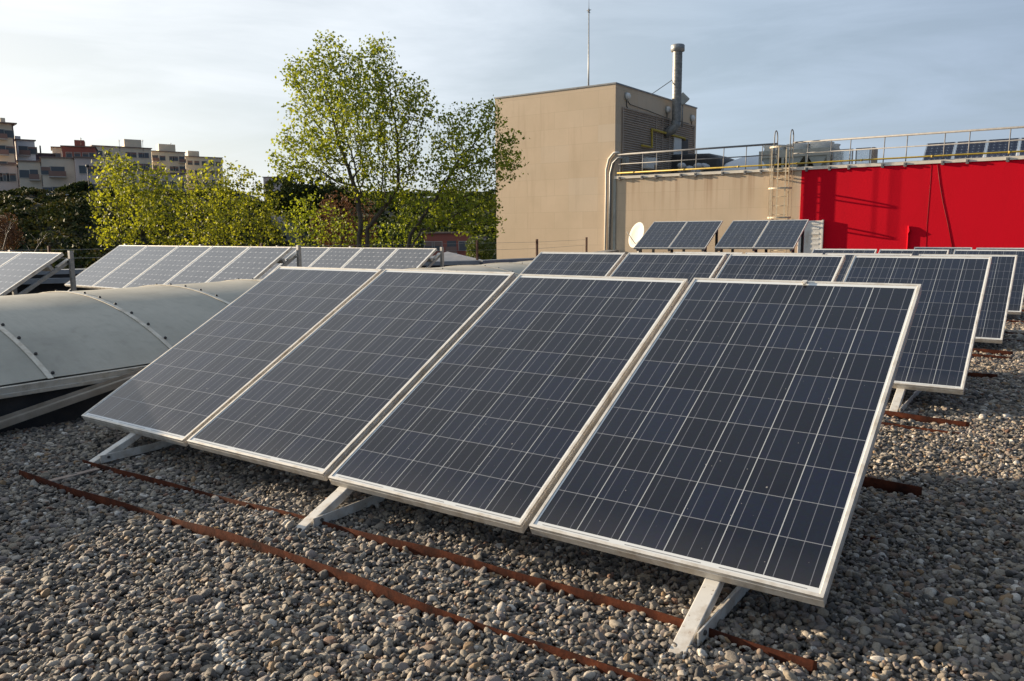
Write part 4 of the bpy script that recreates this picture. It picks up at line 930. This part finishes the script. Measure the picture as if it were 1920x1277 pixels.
# bare sapling
for (x, y0, x1, y1, lab) in ((58, 485, 88, 437, 'thin bare pale sapling leaning right against the dark slope'), (2, 480, 22, 410, 'bare pale sapling at the left edge of the photo')):
    a = np.array(at(x, y0, 22)); c = np.array(at(x1, y1, 22)); t = empty('bare_sapling', (a[0], a[1], -9), 0, lab, 'sapling'); a = a-np.array([a[0], a[1], -9]); c = c-np.array([at(x, y0, 22)[0], at(x, y0, 22)[1], -9])
    b = MB().tube([(0, 0, 0), a, (a+c)/2+np.array([.02, 0, .05]), c], [.03, .018, .011, .004], 5)
    rr = random.Random(5)
    for k in range(7):
        p_ = a+(c-a)*rr.uniform(.1, .9); b.tube([p_, p_+np.array([rr.uniform(-.2, .3), rr.uniform(-.2, .2), rr.uniform(.1, .3)])], [.006, .002], 4)
    b.build('stem', worn('pale_bark', (.2, .17, .13), (.3, .26, .2), 9) if 'pale_bark' not in bpy.data.materials else bpy.data.materials['pale_bark'], t)

# ------------------------------------------------------------------ apartment buildings on the hill
def solid(nm, a, b=None, sc=.4): return worn(nm, a, b or tuple(q*1.15 for q in a), sc, .85, world=True)
M['w_beige'] = solid('beige_render', (.64, .54, .42)); M['w_sand'] = solid('sandy_render', (.70, .60, .44)); M['w_pink'] = solid('pinkish_render', (.64, .51, .44)); M['w_brick'] = solid('red_brick_wall', (.32, .10, .07))  # wall colours lifted, partly standing in for distance haze
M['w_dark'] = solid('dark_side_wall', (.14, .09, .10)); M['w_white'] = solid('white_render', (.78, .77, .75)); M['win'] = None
g = G('window_glass'); g.bsdf((.09, .10, .11), .2); M['win'] = g.m
M['shut'] = solid('brown_shutter', (.22, .14, .11)); M['balc'] = solid('balcony_rail', (.24, .15, .12)); M['slab'] = solid('pale_slab', (.45, .42, .37)); M['tile'] = solid('roof_edge', (.22, .15, .12))
def block(name, label, x0, x1, yt, D, wallm, floors, wins, yaw=0., depth=9, side=None, fh=None, balc=(), roofbox=(), ytr=None, zbase=None, overhang=.25, shut=False):
    """a building whose front runs between photo columns x0..x1 at distance D; wins = list of window centres 0..1"""
    a = np.array(at(x0, yt+30, D)); c = np.array(at(x1, yt+30, D+(math.tan(yaw)*(x1-x0)/F_PX*D))); ztop = at(x0, yt, D)[2]
    v = c-a; W = math.hypot(v[0], v[1]); rz = math.atan2(v[1], v[0]); z0 = zbase if zbase is not None else terr((x0+x1)/2, D)-1.
    H = ztop-z0; fh = fh or 2.9
    t = empty(name, (a[0], a[1], z0), rz, label, 'building')
    MB().box((0, 0, -2), (W, depth, H)).build('wall', M[wallm], t)
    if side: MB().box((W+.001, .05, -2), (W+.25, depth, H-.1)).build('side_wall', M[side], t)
    rf = MB().box((-overhang, -overhang, H), (W+overhang, depth, H+.22)).build('roof', M['tile'], t)
    for (u0, u1, h_) in roofbox: MB().box((W*u0, 1.0, H+.2201), (W*u1, 4.5, H+h_)).build('roof_room', M[wallm], t)
    for f_ in range(floors):
        zc = H-fh*(f_+.62)
        if zc < .5: break
        for wc in wins:
            if any(b0 <= wc <= b1 for b0, b1 in balc): continue
            ww = min(1.5, W*.5/len(wins)+.3); hw = ww/2; xx = W*wc
            fr_ = MB().box((xx-hw-.08, -.05, zc-.7), (xx-hw, 0, zc+.7)).box((xx+hw, -.05, zc-.7), (xx+hw+.08, 0, zc+.7)).box((xx-hw, -.05, zc+.62), (xx+hw, 0, zc+.7)).box((xx-hw-.1, -.12, zc-.76), (xx+hw+.1, 0, zc-.701)).build('window', M['slab'], t)
            hs = .62*((f_*7+int(wc*97)) % 3)/2
            MB().box((xx-hw, -.02, zc-.7), (xx+hw, -.004, zc+.62)).build('pane', M['win'], fr_)
            if hs > 0 or shut: MB().box((xx-hw, -.035, zc+.62-max(hs, .3)), (xx+hw, -.021, zc+.62)).build('shutter', M['shut'], fr_)
        for (b0, b1) in balc:
            X0, X1 = W*b0, W*b1
            MB().box((X0+.15, -.02, zc-1.0), (X1-.15, -.004, zc+.75)).build('balcony_opening', M['win'], t)
            bl = MB().box((X0, -.9, zc-1.2), (X1, -.0205, zc-1.02)).build('balcony', M['slab'], t)
            MB().box((X0, -.9, zc-1.019), (X1, -.84, zc-.1)).build('balcony_rail', M['balc'], bl)
            k_ = max(1, int((X1-X0)/1.6))
            for i_ in range(1, k_): MB().box((X0+(X1-X0)*i_/k_-.07, -.035, zc-1.0), (X0+(X1-X0)*i_/k_+.07, -.0205, zc+.75)).build('mullion', M['w_white'], t)
    return t
block('apartment_block', 'tall apartment tower with brown balconies and dark side wall at the left edge', -40, 24, 229, 150, 'w_sand', 5, [.12, .9], .5, 8, 'w_dark', 3.0, [(.2, .82)], [(.7, .85, 1.2)], overhang=.8)
block('apartment_block', 'white apartment block with grey glazed balconies right of the tall tower', 33, 67, 263, 158, 'w_white', 5, [.85], .5, 9, None, 3.0, [(.05, .68)], [(.0, .3, .9)])
block('house', 'low brownish house with three windows at the left edge below the tower', -50, 34, 308, 140, 'w_pink', 2, [.55, .7, .85], .4, 6, None, 3.4)
block('house', 'beige terraced house with white roof terrace edge and a balcony', 36, 78, 303, 141, 'w_beige', 3, [.25], .4, 7, None, 3.4, [(.45, .9)])
block('house', 'wide plain beige house with a long dark balcony window', 79, 141, 296, 142, 'w_beige', 3, [.12], .4, 7, None, 3.6, [(.2, .72)])
block('house', 'pinkish house with small square windows behind the lamp post', 142, 196, 296, 141, 'w_pink', 3, [.25, .55, .8], .4, 7, None, 3.2)
block('house', 'pinkish terraced houses glimpsed behind the left yellow green tree', 197, 300, 318, 143, 'w_pink', 3, [.1, .3, .5, .7, .9], .4, 7, None, 3.0)
block('house', 'pale pink low house glimpsed above the gap between the trees', 301, 350, 326, 145, 'w_pink', 3, [.2, .5, .8], .4, 7, None, 3.0)
block('apartment_block', 'red brick block with a pale end and green roof room above the houses', 118, 180, 275, 175, 'w_brick', 2, [.2, .45, .7, .9], .35, 8, None, 3.0, (), [(.38, .68, 1.6)])
block('house', 'yellowish roof terrace house left of the red brick block', 100, 118, 277, 176, 'w_sand', 2, [.5], .4, 8, None, 3.0)
block('house', 'dark roofed low buildings between the white block and the red brick block', 68, 104, 289, 165, 'w_dark', 2, [.3, .7], .4, 6, None, 3.0)
block('apartment_block', 'long sandy apartment row stepping down to the right, left section with roof room', 176, 285, 274, 215, 'w_sand', 4, [.1, .24, .6, .68, .82, .9], .5, 10, None, 3.0, (), [(.55, .85, 2.4)])
block('apartment_block', 'long sandy apartment row, middle section with dark green balconies', 286, 348, 284, 238, 'w_sand', 4, [.32, .6, .7], .5, 10, None, 3.0, [(.0, .2), (.8, 1.)], [(.25, .75, 2.4)])
block('apartment_block', 'long sandy apartment row, lower right section ending behind the tree', 349, 418, 294, 258, 'w_sand', 4, [.12, .3, .5, .7, .88], .5, 10, None, 3.0, (), [(.1, .4, 2.)])
block('apartment_block', 'small brown flat topped building left of the evergreen tree', 495, 521, 333, 250, 'w_pink', 2, [.3, .7], 0, 8, None, 3.0)
block('brick_house', 'red brick building with white balconies low between the trees and the tower', 795, 878, 438, 120, 'w_brick', 4, [.12, .3, .9], 0, 10, None, 3.0, [(.5, .75)], (), zbase=-9)
block('house', 'distant grey roofed house right of the brick building', 870, 912, 446, 170, 'w_pink', 3, [.3, .6], .4, 10, None, 3.0, zbase=-8)
# TV aerials
for x, y, D, lab in ((223, 262, 216, 'thin aerial on the left part of the long apartment row'), (267, 262, 220, 'thin aerial beside the roof room of the long row'), (320, 268, 245, 'thin aerial on the middle of the long row'), (151, 258, 176, 'thin aerial on the red brick block'), (75, 273, 165, 'dark stub mast between the white block and the brick block')):
    p_ = at(x, y, D); t = empty('roof_aerial', (p_[0], p_[1], p_[2]-3.2), 0, lab, 'aerial'); k = 3 if x == 75 else 1
    MB().tube([(0, 0, 0), (0, 0, 3.2)], .05*k, 5).build('mast', M['dark'], t)
    if k == 1: MB().tube([(-.6, 0, 3.0), (.6, 0, 3.0)], .04, 4).tube([(-.4, 0, 2.7), (.4, 0, 2.7)], .04, 4).build('elements', M['dark'], t)
# street lamp
p_ = at(169, 373, 126); t = empty('street_lamp', (p_[0], p_[1], p_[2]), 0, 'dark green street lamp post before the pinkish house', 'street lamp')
MB().tube([(0, 0, 0), (0, 0, 4.9)], [.12, .07], 8).build('pole', M['dark'], t); MB().lathe([(.05, 4.9), (.28, 5.0), (.25, 5.3), (0, 5.4)], n=10).build('lamp_head', M['dark'], t)
# parked cars on the street
carm = [worn('car_paint_'+k, c_, tuple(q*1.1 for q in c_), 2, .35) for k, c_ in (('teal', (.10, .22, .22)), ('white', (.6, .6, .6)), ('grey', (.2, .2, .21)), ('silver', (.4, .42, .43)), ('dark', (.03, .03, .035)))]
def car(x, y, D, ci, lab):
    p_ = at(x, y, D); t = empty('parked_car', (p_[0], p_[1], p_[2]-.7), math.atan2(RT[1], RT[0]), lab, 'car', 'cars parked on the hill street')
    pr = [(-2.1, .3), (2.1, .3), (2.1, .75), (1.3, .9), (.7, 1.42), (-1.1, 1.45), (-1.8, .95), (-2.1, .85)]; k = len(pr)
    MB().add([(a, -.85, b) for a, b in pr]+[(a, .85, b) for a, b in pr], [tuple(range(k)), tuple(reversed(range(k, 2*k)))]+[(i, i+k, (i+1) % k+k, (i+1) % k) for i in range(k)]).build('body', carm[ci], t, .05)
    MB().add([(1.15, -.86, .95), (.65, -.86, 1.35), (-1.0, -.86, 1.37), (-1.55, -.86, .97)], [(0, 1, 2, 3)]).build('side_window', M['win'], t)
    for wx in (-1.3, 1.3):
        for wy in (-.8, .62): MB().lathe([(0, 0), (.32, 0), (.32, .2), (0, .2)], (wx, wy, .32), 14, (0, 1, 0)).build('wheel', M['dark'], t)
for a in ((34, 370, 124, 0, 'teal car parked farthest left on the street below the apartments'), (46, 370, 124, 1, 'pale car next to the teal one on the hill street'), (58, 374, 122, 3, 'silver car under the third street tree'), (82, 374, 122, 1, 'white car in the middle of the line of parked cars'),
          (95, 372, 124, 2, 'grey car right of the white one in the line'), (110, 372, 124, 4, 'dark car right of the grey one on the hill street'), (135, 374, 122, 3, 'silver car at the right end of the line near the lamp post')): car(*a)
print('faces done')
